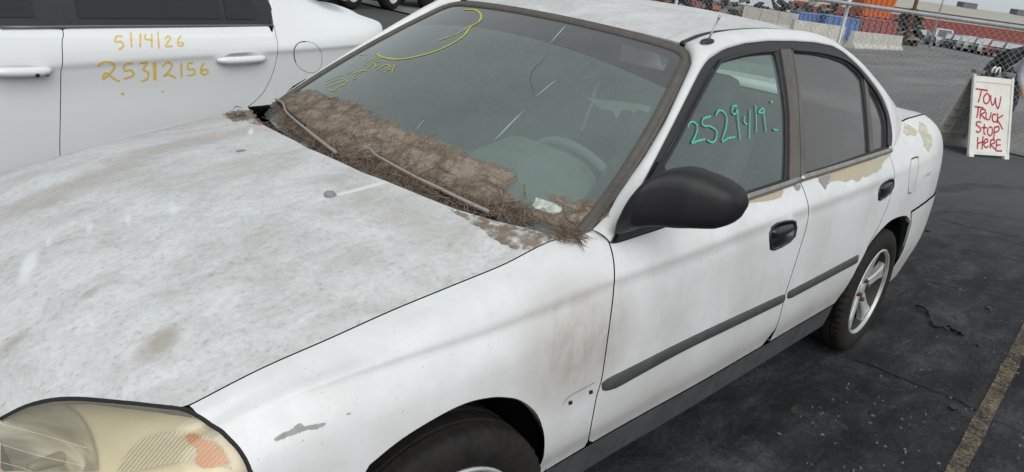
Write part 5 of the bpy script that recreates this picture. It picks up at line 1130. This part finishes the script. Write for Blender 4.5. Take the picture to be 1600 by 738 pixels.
def plain_wheel(c, side, parent, R=.32, W=.2, rimm='alloy', nm='wheel'):
    ax = np.array([0, side, 0.]); mb = MB(); mb.lathe([(R*.64, -W*.4), (R*.8, -W*.5), (R*.93, -W*.47), (R, -W*.36), (R, W*.36), (R*.93, W*.47), (R*.8, W*.5), (R*.64, W*.4)], c, ax, 40)
    w = mb.build(nm, M['rubber_tyre'], parent, smooth=True); mb = MB(); mb.lathe([(R*.66, W*.42), (R*.62, W*.42), (R*.58, W*.30), (R*.35, W*.22), (R*.3, W*.34), (R*.12, W*.40), (.001, W*.40)], c, ax, 28); mb.build('rim', M[rimm], w, smooth=True); return w
for s in (-1, 1):
    for cx in (-.30, 2.62): plain_wheel((cx, NYC+s*.80, .32), s, nb)
    for cx in (-.30, 2.62):
        V = []; 
        for a in np.radians(np.linspace(-10, 190, 16)):
            for y in (.86, .5): V.append((cx+.36*math.cos(a), NYC+s*y, .33+.36*math.sin(a)))
        mk('wheel_well', V, [(2*i, 2*i+2, 2*i+3, 2*i+1) for i in range(15)]+[tuple(2*i+1 for i in range(16))], M['liner'], nb, smooth=False)

# ================================================================== chain link fence
galv = mat('galvanised_steel', (.60, .61, .62), .42, .5, var=.25, vscale=6); wire = mat('galvanised_wire', (.50, .50, .50), .5, .4)
fx = lambda y: 12.0+.12*y
FY0, FY1, RZ = -2.2, 9.0, 1.47
fe = thing('chain_link_fence', (float(fx(2)), 2, float(ground_z(11))), 'galvanised chain link fence with top rail behind the sign', 'fence')
mb = MB(); mb.tube([(fx(y), y, RZ) for y in np.linspace(FY0, FY1, 12)], .030, 12); mb.build('top_rail', galv, fe, smooth=True)
py_post = None
for y in (-2.2, float(on_plane(1325, 2, 0, 12.35)[1]), float(on_plane(1053, 2, 0, 12.7)[1]), 9.0):
    g = float(ground_z(fx(y))); mb = MB(); mb.tube([(fx(y)+.05, y, g-.05), (fx(y)+.05, y, RZ+.03)], .03, 10); p_o = mb.build('post', galv, fe, smooth=True)
    mb = MB(); mb.lathe([(.001, .03), (.02, .025), (.034, 0), (.034, -.03)], (fx(y)+.05, y, RZ+.03), (0, 0, 1), 10); mb.build('post_cap', galv, p_o, smooth=True)
pitch = .086; V = []; F = []; nseg = int((RZ+.02-(-.12))/(pitch/2)); ncol = int((FY1-FY0)/(pitch)); r = .0026
base = 0
for c_ in range(ncol*1):
    for ph in (0, 1):
        y0 = FY0+c_*pitch+ph*0; pts = []
        for k in range(nseg+1):
            y = y0+(pitch/2 if (k+ph) % 2 else 0)*1.0+(pitch/2 if ph else 0)*0; pts.append((fx(y)-.028+(.0025 if ph else -.0025), y+(0 if not ph else -pitch/2+0), -.115+k*pitch/2))
        P = np.array(pts)
        for p in P: 
            for a in (0, 2.094, 4.189): V.append((p[0]+r*math.cos(a), p[1]+r*math.sin(a), p[2]))
        F += [(base+i*3+k, base+i*3+(k+1) % 3, base+(i+1)*3+(k+1) % 3, base+(i+1)*3+k) for i in range(nseg) for k in range(3)]; base += 3*(nseg+1)
wm = mk('wire_mesh', V, F, wire, fe); wm['kind'] = 'stuff'

# ================================================================== A-frame sign
BLf = on_ground(1512, 244); BRf = on_ground(1574, 249); sdir_ = unit((BRf-BLf)*[1, 1, 0]); sback = np.array([-sdir_[1], sdir_[0], 0]); sback = sback if sback[0] > 0 else -sback
SWD = np.linalg.norm((BRf-BLf)[:2]); v = ray(1521, 112); Aq = np.stack([sback, [0, 0, 1.], -v], 1); sol = np.linalg.solve(Aq, CAM-BLf); SD, SH = float(sol[0]), float(sol[1])
print('SIGN', BLf, BRf, SWD, SD, SH)
SD = min(max(SD, .2), .5)
mid0 = (BLf+BRf)/2+sback*SD; mid0[2] = float(ground_z(mid0[0]))
sg = thing('sandwich_board', tuple(mid0), 'white A-frame sandwich board reading TOW TRUCK STOP HERE in red spray paint', 'sign')
white_pl = mat('white_sign_plastic', (.72, .71, .66), .5, var=.18, vscale=5, var2=(.6, .585, .53)); grey_pl = mat('dirty_sign_plastic', (.50, .49, .45), .6, var=.3, vscale=6)
gz_ = float(mid0[2])
def board(sgn, m_, nm):
    """one leaf: frame rails, recessed face, feet"""
    foot = (BLf+BRf)/2 if sgn < 0 else (BLf+BRf)/2+sback*2*SD; foot = np.array([foot[0], foot[1], gz_]); apex = mid0+np.array([0, 0, SH]); up = unit(apex-foot); L = np.linalg.norm(apex-foot); ex = sdir_; n = np.cross(ex, up); n = n if n@(foot-mid0) > 0 else -n
    Mx = frame(ex, up, n); W = SWD
    mb = MB(); mb.box(foot+up*(L*.5+.02), (W-.07, L-.12, .014), Mx); f = mb.build(nm, m_, sg)
    for s in (-1, 1):
        mb = MB(); mb.box(foot+up*(L*.5)+ex*s*(W/2-.018)+n*.004, (.036, L-.01, .034), Mx, bev=.006); mb.build('side_rail', m_, f)
        mb = MB(); mb.box(foot+up*.015+ex*s*(W/2-.04)+n*.004, (.08, .05, .045), Mx, bev=.006); mb.build('foot', m_, f)
    for q_, hh_ in ((.055, .05), (L-.075, .07)):
        mb = MB(); mb.box(foot+up*q_+n*.003, (W-.074, hh_, .028), Mx, bev=.005); mb.build('cross_rail', m_, f)
    if sgn > 0:
        for q_ in np.linspace(.2, L-.25, 6): mb = MB(); mb.box(foot+up*q_-n*.012, (W-.08, .02, .02), Mx); mb.build('rib', m_, f)
        for q_ in (-.12, 0, .12): mb = MB(); mb.box(foot+up*(L*.48)+ex*q_*W/.5-n*.0125, (.018, L*.7, .022), Mx); mb.build('rib', m_, f)
    return foot, up, n, L, f
foot, up, nrm, L, ff = board(-1, white_pl, 'front_board'); board(1, grey_pl, 'back_board')
apx = mid0+np.array([0, 0, SH]); Mx = frame(sdir_, sback, np.array([0, 0, 1.]))
for s in (-1, 1):
    mb = MB(); mb.box(apx+sdir_*s*(SWD*.38)+[0, 0, .015], (SWD*.24, .075, .05), Mx, bev=.01); mb.build('hinge_cap', mat('grey_hinge', (.16, .16, .15), .6), sg)
    P = [apx+sdir_*(s*.035+SWD*.0)+sback*-.02+sdir_*math.cos(t)*.032+np.array([0, 0, .02+max(0, math.sin(t))*.07]) for t in np.linspace(0, math.pi, 10)]; mb = MB(); mb.tube(P, .011, 8); mb.build('carry_handle', white_pl, sg, smooth=True)
o0 = foot+nrm*.0075
SP = Surf(lambda u, v: o0[None]+sdir_[None]*u[:, None]+up[None]*v[:, None], np.linspace(-.5, .5, 4), np.linspace(-.2, 1.6, 4)); 
if SP.N3([(0, .3)])[0]@nrm < 0: SP.flip = True
LT = [[(148, 332), (180, 336), (212, 342)], [(180, 337), (172, 370), (163, 403)], [(205, 358), (192, 375), (192, 400), (205, 410), (218, 398), (222, 375), (212, 358), (205, 358)], [(228, 365), (230, 400), (238, 418), (248, 400), (252, 380), (256, 415), (266, 436), (276, 405), (282, 372)],
 [(140, 425), (165, 428), (190, 432)], [(163, 430), (160, 455), (155, 485)], [(175, 440), (173, 465), (172, 490)], [(175, 442), (195, 440), (198, 455), (178, 465), (188, 478), (200, 492)], [(205, 455), (203, 485), (215, 495), (226, 480), (230, 455)], [(258, 470), (243, 465), (236, 485), (243, 505), (258, 503)], [(265, 460), (263, 486), (262, 512)], [(292, 470), (264, 492), (278, 520), (290, 545)],
 [(178, 508), (160, 505), (152, 520), (170, 535), (175, 550), (160, 560), (150, 552)], [(195, 515), (192, 560), (200, 572)], [(180, 535), (194, 536), (208, 535)], [(225, 530), (212, 545), (214, 570), (226, 578), (236, 562), (236, 540), (225, 530)], [(248, 530), (246, 560), (243, 595)], [(248, 535), (268, 530), (270, 550), (248, 562)],
 [(160, 585), (159, 615), (158, 648)], [(188, 580), (185, 615), (182, 650)], [(158, 620), (174, 614), (190, 608)], [(195, 618), (212, 608), (208, 595), (196, 602), (192, 625), (202, 640), (216, 632)], [(228, 600), (226, 620), (225, 645)], [(228, 602), (245, 598), (248, 615), (230, 625), (252, 650)], [(280, 600), (260, 600), (258, 628), (256, 655), (288, 658)], [(258, 628), (270, 627), (280, 625)]]
lt = ribbon('sprayed_letters', SP, [[(1480+a/3.354, 40+b/3.354) for a, b in l] for l in LT], .020, M['red'], sg, off=.002); lt['kind'] = 'stuff'

# ================================================================== people behind the fence (bending)
def person(name, base, J, R_, E, mats, label, face):
    """one skinned body: joints J, radii, edges; shirt and trousers by height along the body"""
    me = bpy.data.meshes.new('body'); me.from_pydata([tuple(j) for j in J], E, []); o = bpy.data.objects.new('person', me); COL.objects.link(o)
    md = o.modifiers.new('s', 'SKIN'); 
    for i, v in enumerate(me.skin_vertices[0].data): v.radius = (R_[i], R_[i]); v.use_root = (i == 0)
    sb = o.modifiers.new('d', 'SUBSURF'); sb.levels = sb.render_levels = 2
    dg = bpy.context.evaluated_depsgraph_get(); m2 = bpy.data.meshes.new_from_object(o.evaluated_get(dg)); bpy.data.objects.remove(o)
    o = bpy.data.objects.new('person', m2); COL.objects.link(o); o.location = base
    m2.materials.clear()
    for m_ in mats: m2.materials.append(m_)
    JA = np.array(J)
    for p in m2.polygons:
        p.use_smooth = True; k = int(((JA-np.array(p.center))**2).sum(1).argmin()); p.material_index = face[k]
    return tag(o, label, 'person')
skin_m = mat('skin', (.42, .25, .17), .55); hair_m = mat('dark_hair', (.015, .012, .01), .7); navy = mat('dark_navy_shirt', (.014, .016, .024), .8, var=.3, vscale=8); jeans = mat('dark_trousers', (.03, .034, .045), .85, var=.3, vscale=8); greyshirt = mat('pale_grey_shirt', (.40, .42, .47), .8, var=.2, vscale=7); boots = mat('boots', (.03, .022, .016), .7)
# joints: 0 pelvis 1 belly 2 chest 3 neck 4 head 5 crown | arms | legs   (x = facing direction, bent forward)
def figure(lean):
    c, s = math.cos(lean), math.sin(lean); P = lambda d, z, y=0: (s*z+c*d, y, .92+c*z-s*d)
    J = [(0, 0, .92), P(0, .2), P(0, .42), P(.01, .56), P(.05, .68), P(.06, .78)]
    for sg_ in (-1, 1):
        sh = P(0, .46, sg_*.19); J += [sh, (sh[0]-.02, sg_*.25, sh[2]-.28), (sh[0]+.10, sg_*.21, sh[2]-.52), (sh[0]+.14, sg_*.20, sh[2]-.60)]
    for sg_ in (-1, 1): J += [(0, sg_*.10, .86), (.06, sg_*.12, .48), (-.02, sg_*.13, .09), (.13, sg_*.14, .04)]
    R_ = [.15, .14, .165, .06, .095, .085]+[.075, .05, .042, .035]*2+[.095, .065, .05, .042]*2
    E = [(0, 1), (1, 2), (2, 3), (3, 4), (4, 5), (2, 6), (6, 7), (7, 8), (8, 9), (2, 10), (10, 11), (11, 12), (12, 13), (0, 14), (14, 15), (15, 16), (16, 17), (0, 18), (18, 19), (19, 20), (20, 21)]
    face = [1, 0, 0, 2, 2, 3]+[0, 0, 2, 2]*2+[1, 1, 1, 4]*2
    return J, R_, E, face
yawR = math.atan2(CR[1], CR[0])
J, R_, E, face = figure(.80); face[3] = face[4] = 3
c = at_dist(1550, 100, 13.0); p1 = person('person', np.array([c[0], c[1], float(ground_z(c[0]))]), J, R_, E, [navy, jeans, skin_m, hair_m, boots], 'dark haired person in a navy shirt leaning forward behind the sign', face); p1.rotation_euler = (0, 0, math.atan2(-CF[1]+CR[1]*.7, -CF[0]+CR[0]*.7))
J, R_, E, face = figure(.9)
c = at_dist(1590, 100, 12.4); p2 = person('person', np.array([c[0], c[1], float(ground_z(c[0]))]), J, R_, E, [greyshirt, jeans, skin_m, hair_m, boots], 'person in a pale grey shirt stooping at the right edge behind the fence', face); p2.rotation_euler = (0, 0, math.atan2(-CF[1]+CR[1]*.3, -CF[0]+CR[0]*.3))

# ================================================================== things in the yard beyond
def gp(px, py): return on_ground(px, py)
conc = mat('old_concrete', (.56, .54, .49), .9, var=.35, vscale=3, var2=(.40, .38, .335), bump=.2, bscale=20)
def barrier(a, b, hgt, label, name='concrete_barrier'):
    A, B = np.asarray(a), np.asarray(b); d = unit((B-A)*[1, 1, 0]); n = np.array([-d[1], d[0], 0]); L = np.linalg.norm((B-A)[:2]); prof = [(-.30, 0), (-.30, .08), (-.14, .30), (-.09, 1), (.09, 1), (.14, .30), (.30, .08), (.30, 0)]
    t = thing(name, tuple((A+B)/2), label, 'barrier', 'concrete barriers in the yard'); ns = 3
    for i in range(ns):
        P0 = A+(B-A)*(i+.012)/ns; P1 = A+(B-A)*(i+.988)/ns; V = [P+n*x+np.array([0, 0, z*hgt]) for P in (P0, P1) for x, z in prof]
        mb = MB(); mb.add(V, [(k, (k+1) % 8, 8+(k+1) % 8, 8+k) for k in range(8)]+[tuple(range(8))[::-1], tuple(range(8, 16))]); mb.build('segment', conc, t)
barrier(gp(1326, 75), gp(1403, 78), .82, 'pale concrete barrier in front of the red scrap, nearest the roof')
barrier(gp(1232, 62), gp(1312, 72), .95, 'concrete barrier in front of the blue bins behind the car roof')
barrier(gp(1158, 36), gp(1242, 50), 1.15, 'tall concrete blocks left of the blue bins')
def dumpster(p0, p1, ytop, dist, depth, m_, label, nm='scrap_bin', flare=.0, z0=None):
    """open steel bin: lower corners under pixels p0, p1 at the given depth, rim at pixel height ytop"""
    A, B = at_dist(p0[0], p0[1], dist), at_dist(p1[0], p1[1], dist); top = at_dist((p0[0]+p1[0])/2, ytop, dist)[2]; d = unit((B-A)*[1, 1, 0]); n = np.array([-d[1], d[0], 0]); n = n if n@CF > 0 else -n; L = np.linalg.norm((B-A)[:2]); g = float(ground_z(A[0])) if z0 is None else z0; A[2] = B[2] = g; hgt = top-g
    base = (A+B)/2; base[2] = float(ground_z(A[0])); t = thing(nm, tuple(base), label, 'bin'); V = []
    for z, f in ((0, 0), (hgt, flare)): V += [A-d*f*L-n*f*.3+[0, 0, z], B+d*f*L-n*f*.3+[0, 0, z], B+d*f*L+n*(depth+f)+[0, 0, z], A-d*f*L+n*(depth+f)+[0, 0, z]]
    mk('shell', V, [(0, 1, 5, 4), (1, 2, 6, 5), (2, 3, 7, 6), (3, 0, 4, 7), (3, 2, 1, 0)], m_, t, smooth=False)
    for i in range(6):
        w = (i+.5)/6; q0 = V[0]*(1-w)+V[1]*w-n*.03; q1 = V[4]*(1-w)+V[5]*w-n*.03; mb = MB(); mb.tube([q0, q1], .06, 4); mb.build('rib', m_, t)
    mb = MB(); mb.tube([V[4], V[5], V[6], V[7], V[4]], .05, 6); mb.build('rim', m_, t); return t
bl_m = mat('blue_bin_paint', (.05, .13, .33), .5, var=.4, vscale=2, var2=(.12, .22, .40)); rd_m = mat('red_scrap_paint', (.36, .05, .045), .5, var=.5, vscale=2.5, var2=(.16, .10, .09)); or_m = mat('orange_paint', (.60, .13, .02), .5, var=.25, vscale=1.2, var2=(.42, .09, .02)); dk = mat('dark_scrap', (.035, .033, .03), .8, var=.5, vscale=2); tan_m = mat('tan_scrap', (.30, .27, .22), .8, var=.5, vscale=2, var2=(.12, .11, .10))
dumpster((1242, 46), (1282, 52), 21, 53, 2, bl_m, 'small bright blue scrap bin behind the barriers')
dumpster((1286, 50), (1338, 58), 27, 52, 2, bl_m, 'wide faded blue scrap bin beside the red scrap')
dumpster((1340, 56), (1396, 64), 31, 52.5, 2, rd_m, 'red scrap bin below the orange hopper')
hz = float(at_dist(1368, 27, 58)[2])
oh = dumpster((1348, 24), (1388, 30), -12, 58, 2.2, or_m, 'tall orange hopper with flared sides behind the red scrap bin', 'hopper', .16, hz); oh['category'] = 'hopper'
A, B = at_dist(1352, 25, 58.3), at_dist(1384, 29, 58.3)
for q in (A, B, A+CF*1.5, B+CF*1.5): mb = MB(); g_ = float(ground_z(q[0])); mb.box((q[0], q[1], (hz+g_)/2), (.2, .2, hz-g_)); mb.build('leg', dk, oh)
def scrap_pile(name, px0, px1, dist, hgt, mats, n, label, seed):
    rg = np.random.default_rng(seed); A, B = at_dist(*px0, dist), at_dist(*px1, dist); base = (A+B)/2; base[2] = float(ground_z(base[0])); t = thing(name, tuple(base), label, 'scrap')
    for i in range(n):
        u = rg.random(); w_ = 1-abs(2*u-1)**2*.5; c = A*(1-u)+B*u+CF*[1, 1, 0]*rg.uniform(0, 1.5); h0 = float(ground_z(c[0])); z = h0+rg.random()*hgt*w_
        ax_ = unit(rg.normal(size=3)); e1_ = unit(np.cross(ax_, [0, 0, 1.])); e2_ = np.cross(ax_, e1_); mb = MB(); mb.box((c[0], c[1], z), rg.uniform(.2, 1.2, 3)*[1, .6, .3], frame(ax_, e1_, e2_)); mb.build('scrap_piece', mats[i % len(mats)], t)
white_s = mat('pale_scrap', (.5, .48, .44), .7, var=.3, vscale=2)
scrap_pile('scrap_heap', (1010, 8), (1125, 16), 44, 1.7, [rd_m, dk, rd_m, dk], 46, 'heap of red and dark scrap behind the fence above the roof', 1)
scrap_pile('scrap_heap', (1125, 14), (1245, 34), 56, 2.6, [dk, tan_m, dk, white_s], 56, 'dark and tan scrap heap behind the tall concrete blocks', 2)
scrap_pile('scrap_heap', (1245, 20), (1345, 26), 60, 2.9, [tan_m, white_s, dk, rd_m], 60, 'mixed scrap metal piled behind the blue bins', 3)
scrap_pile('scrap_heap', (1400, 60), (1436, 66), 62, 2.6, [dk, dk, tan_m, dk], 110, 'dark scrap heap right of the orange hopper', 4)
for px, d, z1, r, m_, lab in ((1421, 60, 8, .16, mat('wood_pole', (.16, .09, .05), .9), 'brown wooden pole beside the orange hopper'), (1462, 66, 8, .09, galv, 'thin steel pole in front of the long building')):
    c = at_dist(px, 40, d); g = float(ground_z(c[0])); mb = MB(); mb.tube([(c[0], c[1], g), (c[0], c[1], g+z1)], [r, r*.8], 8); tag(mb.build('utility_pole', m_, None, smooth=True, loc=(c[0], c[1], g)), lab, 'pole')
# junk cars in a row
carpaint = [mat('junk_paint_%d' % i, c, .35, var=.2, vscale=2) for i, c in enumerate([(.10, .13, .17), (.62, .62, .60), (.14, .15, .17), (.05, .05, .06), (.30, .32, .34), (.50, .52, .48), (.10, .12, .11), (.55, .55, .53), (.22, .05, .04), (.06, .06, .07)])]
def junk_car(c, ang, paint, tall, label, first=None):
    g = float(ground_z(c[0])); t = thing('junk_car', (c[0], c[1], g), label, 'car', 'junk cars in the far row'); R = rotz(ang); L, W = 4.4, 1.75; hb = .95 if tall else .82; hc = 1.72 if tall else 1.42
    side = [(-2.2, .35), (-2.2, .70), (-2.0, hb-.12), (-1.0, hb), (-.45 if tall else -.3, hc-.04), (.2, hc), (1.3 if tall else .9, hc-.06), (2.0 if tall else 1.5, hb+.05), (2.2, hb-.03), (2.2, .35)]
    def sh(pts, w0, w1): 
        V = []; 
        for s in (-1, 1):
            for x, z in pts: w = w0 if z < hb+.02 else w1; V.append(np.array([x, s*w, z]))
        n = len(pts); V = [R@v+np.array([c[0], c[1], g]) for v in V]; return V, [tuple(range(n)), tuple(range(n, 2*n))[::-1]]+[(i, n+i, n+(i+1) % n, (i+1) % n) for i in range(n)]
    V, F = sh(side, W/2, W/2-.16); mk('body', V, F, paint, t, smooth=False)
    xa, xb = (-.85, 1.85) if tall else (-.85, 1.35)
    for s in (-1, 1):
        for x0, x1 in ((xa+.25, .25), (.35, xb-.25)):
            q = [(x0-.0, hb+.06), (x1, hb+.06), (x1-.02, hc-.12), (x0+.25 if x0 < 0 else x0, hc-.12)]; mk('side_window', [R@np.array([x, s*(W/2-.02-.14*(z-hb)/(hc-hb)), z])+[c[0], c[1], g] for x, z in q], [(0, 1, 2, 3)], M['darkglass'], t, smooth=False)
    q = [(-1.0, -.66, hb+.05), (-1.0, .66, hb+.05), (-.55 if tall else -.42, .58, hc-.1), (-.55 if tall else -.42, -.58, hc-.1)]; mk('windshield', [R@(np.array(p)+[-.03, 0, .02])+[c[0], c[1], g] for p in q], [(0, 1, 2, 3)], M['darkglass'], t, smooth=False)
    mk('grille', [R@np.array(p)+[c[0], c[1], g] for p in ((-2.22, -.5, .5), (-2.22, .5, .5), (-2.21, .5, .72), (-2.21, -.5, .72))], [(0, 1, 2, 3)], M['trim'], t, smooth=False)
    for x in (-1.35, 1.35):
        for s in (-1, 1):
            mb = MB(); mb.lathe([(.01, .1), (.22, .1), (.31, .08), (.33, .0), (.31, -.1)], R@np.array([x, s*.8, .33])+[c[0], c[1], g], R@np.array([0, s, 0.]), 14); mb.build('wheel', M['rubber_tyre'], t)
labs = ['blue grey junk car at the left end of the far row', 'white sport utility vehicle among the junk cars', 'charcoal junk car right of the white sport utility vehicle', 'black junk car second right of the white sport utility vehicle', 'mid grey junk car in the middle of the far row', 'pale greenish junk car in the far row', 'dark green junk car in the far row', 'white junk car toward the right of the far row', 'dark red junk car above the stooping people', 'black junk car at the right end of the far row']
for i, px in enumerate((1437, 1472, 1489, 1501, 1514, 1526, 1538, 1549, 1562, 1585)):
    d_ = 80-1.5*i if i else 78; c = at_dist(px, 60+.13*(px-1472), d_); yawc = math.atan2(-CF[1], -CF[0])
    junk_car(c, math.radians(-10 if i != 1 else 5)+math.atan2(CF[1], CF[0])+math.radians(-20), carpaint[i], i == 1, labs[i])
# long low building
bc = at_dist(1500, 23, 112); bd = unit(CR*[1, 1, 0]); bnn = np.array([-bd[1], bd[0], 0]); bnn = bnn if bnn@CF > 0 else -bnn
bt = thing('warehouse', (bc[0], bc[1], float(ground_z(bc[0]))), 'long low building with red lower wall, cream upper wall and pale roof', 'building')
def bz_(px, py): return float(at_dist(px, py, 112)[2])
z0_, z1_, z2_, z3_ = float(ground_z(bc[0])-.6), bz_(1500, 36), bz_(1500, 24.5), bz_(1500, 9)
Lb = 24
def wallq(z0, z1, o0, o1, nm, m_):
    V = [bc*[1, 1, 0]-bd*Lb+bnn*o0+[0, 0, z0], bc*[1, 1, 0]+bd*60+bnn*o0+[0, 0, z0], bc*[1, 1, 0]+bd*60+bnn*o1+[0, 0, z1], bc*[1, 1, 0]-bd*Lb+bnn*o1+[0, 0, z1]]; return mk(nm, V, [(0, 1, 2, 3)], m_, bt, smooth=False)
wallq(z0_, z1_, -.05, -.05, 'lower_wall', mat('red_block_wall', (.26, .065, .055), .9, var=.2, vscale=.4)); wallq(z1_, z2_, 0, 0, 'upper_wall', mat('cream_wall', (.56, .52, .42), .9, var=.15, vscale=.3)); wallq(z2_, z3_, -.5, 14, 'roof', mat('pale_roof', (.40, .38, .33), .9, var=.15, vscale=.2))
mb = MB(); mb.box(bc*[1, 1, 0]+bnn*30+[0, 0, (z0_+z3_)/2], (4, 4, z3_-z0_)); 
for x0, x1, y0, y1 in ((1499, 1521, 2.5, 11), (1582, 1606, 14, 23)):
    A = at_dist(x0, y1, 125); B = at_dist(x1, y1+2, 125); mb = MB(); hgt = (y1-y0)*125/FPX; mb.box((A+B)/2+[0, 0, hgt/2-.3], (np.linalg.norm(B-A), 2.0, hgt+.4), frame(bd, bnn, np.array([0, 0, 1.]))); mb.build('roof_unit', mat('roof_unit_grey', (.12, .13, .14), .7), bt)
# dark pickup and another dark car beyond the neighbour
dkpaint = mat('black_truck_paint', (.012, .012, .014), .35); w1 = on_ground(545, 14); w2 = on_ground(607, 15.5)
tk = thing('pickup_truck', tuple((w1+w2)/2), 'black pickup truck with pale wheel standing beyond the white sedan', 'truck')
dv_ = unit((w2-w1)*[1, 1, 0]); nv_ = np.array([-dv_[1], dv_[0], 0]); nv_ = nv_ if nv_@CF > 0 else -nv_; Mt = frame(dv_, nv_, np.array([0, 0, 1.]))
for q in (w1, w2-dv_*.0):
    for off_ in (0, 1.5):
        c = q+nv_*off_+[0, 0, .40]; mb = MB(); mb.lathe([(.24, -.12), (.36, -.13), (.40, -.09), (.40, .09), (.36, .13), (.24, .12)], c, -nv_, 32); w_ = mb.build('wheel', M['rubber_tyre'], tk, smooth=True)
        mb = MB(); mb.lathe([(.25, .11), (.22, .10), (.2, .03), (.09, .05), (.08, .09), (.001, .09)], c, -nv_, 24); mb.build('rim', M['alloy'], w_, smooth=True)
cm_ = (w1+w2)/2+nv_*.75
mb = MB(); mb.box(cm_+dv_*-1.2+[0, 0, .78], (4.6, 1.85, .55), Mt, bev=.08); mb.build('body', dkpaint, tk, smooth=True)
mb = MB(); mb.box(cm_+dv_*-1.6+[0, 0, 1.4], (2.2, 1.65, .75), Mt, bev=.18); mb.build('cab', dkpaint, tk, smooth=True)
mb = MB(); mb.box(w2+dv_*.62+nv_*.1+[0, 0, .40], (.05, .3, .5), Mt); mb.build('mud_flap', M['rubber_tyre'], tk)
w3 = on_ground(690, 16); dc = thing('dark_sedan', tuple(w3), 'dark grey car beyond the windshield pillar, mostly cut off by the frame', 'car')
c0 = w3+nv_*1.0+dv_*.8
mb = MB(); mb.box(c0+[0, 0, .55], (4.2, 1.7, .55), Mt, bev=.12); mb.build('body', mat('dark_grey_paint', (.05, .052, .06), .3), dc, smooth=True)
mb = MB(); mb.box(c0+[0, 0, 1.05], (2.2, 1.5, .5), Mt, bev=.16); mb.build('cabin', M['darkglass'], dc, smooth=True)
for a_ in (-1.3, 1.3):
    for b_ in (-.78, .78): mb = MB(); mb.lathe([(.01, .1), (.2, .1), (.3, .08), (.31, 0), (.3, -.1)], c0+dv_*a_+nv_*b_+[0, 0, .31], nv_*math.copysign(1, b_), 20); mb.build('wheel', M['rubber_tyre'], dc, smooth=True)
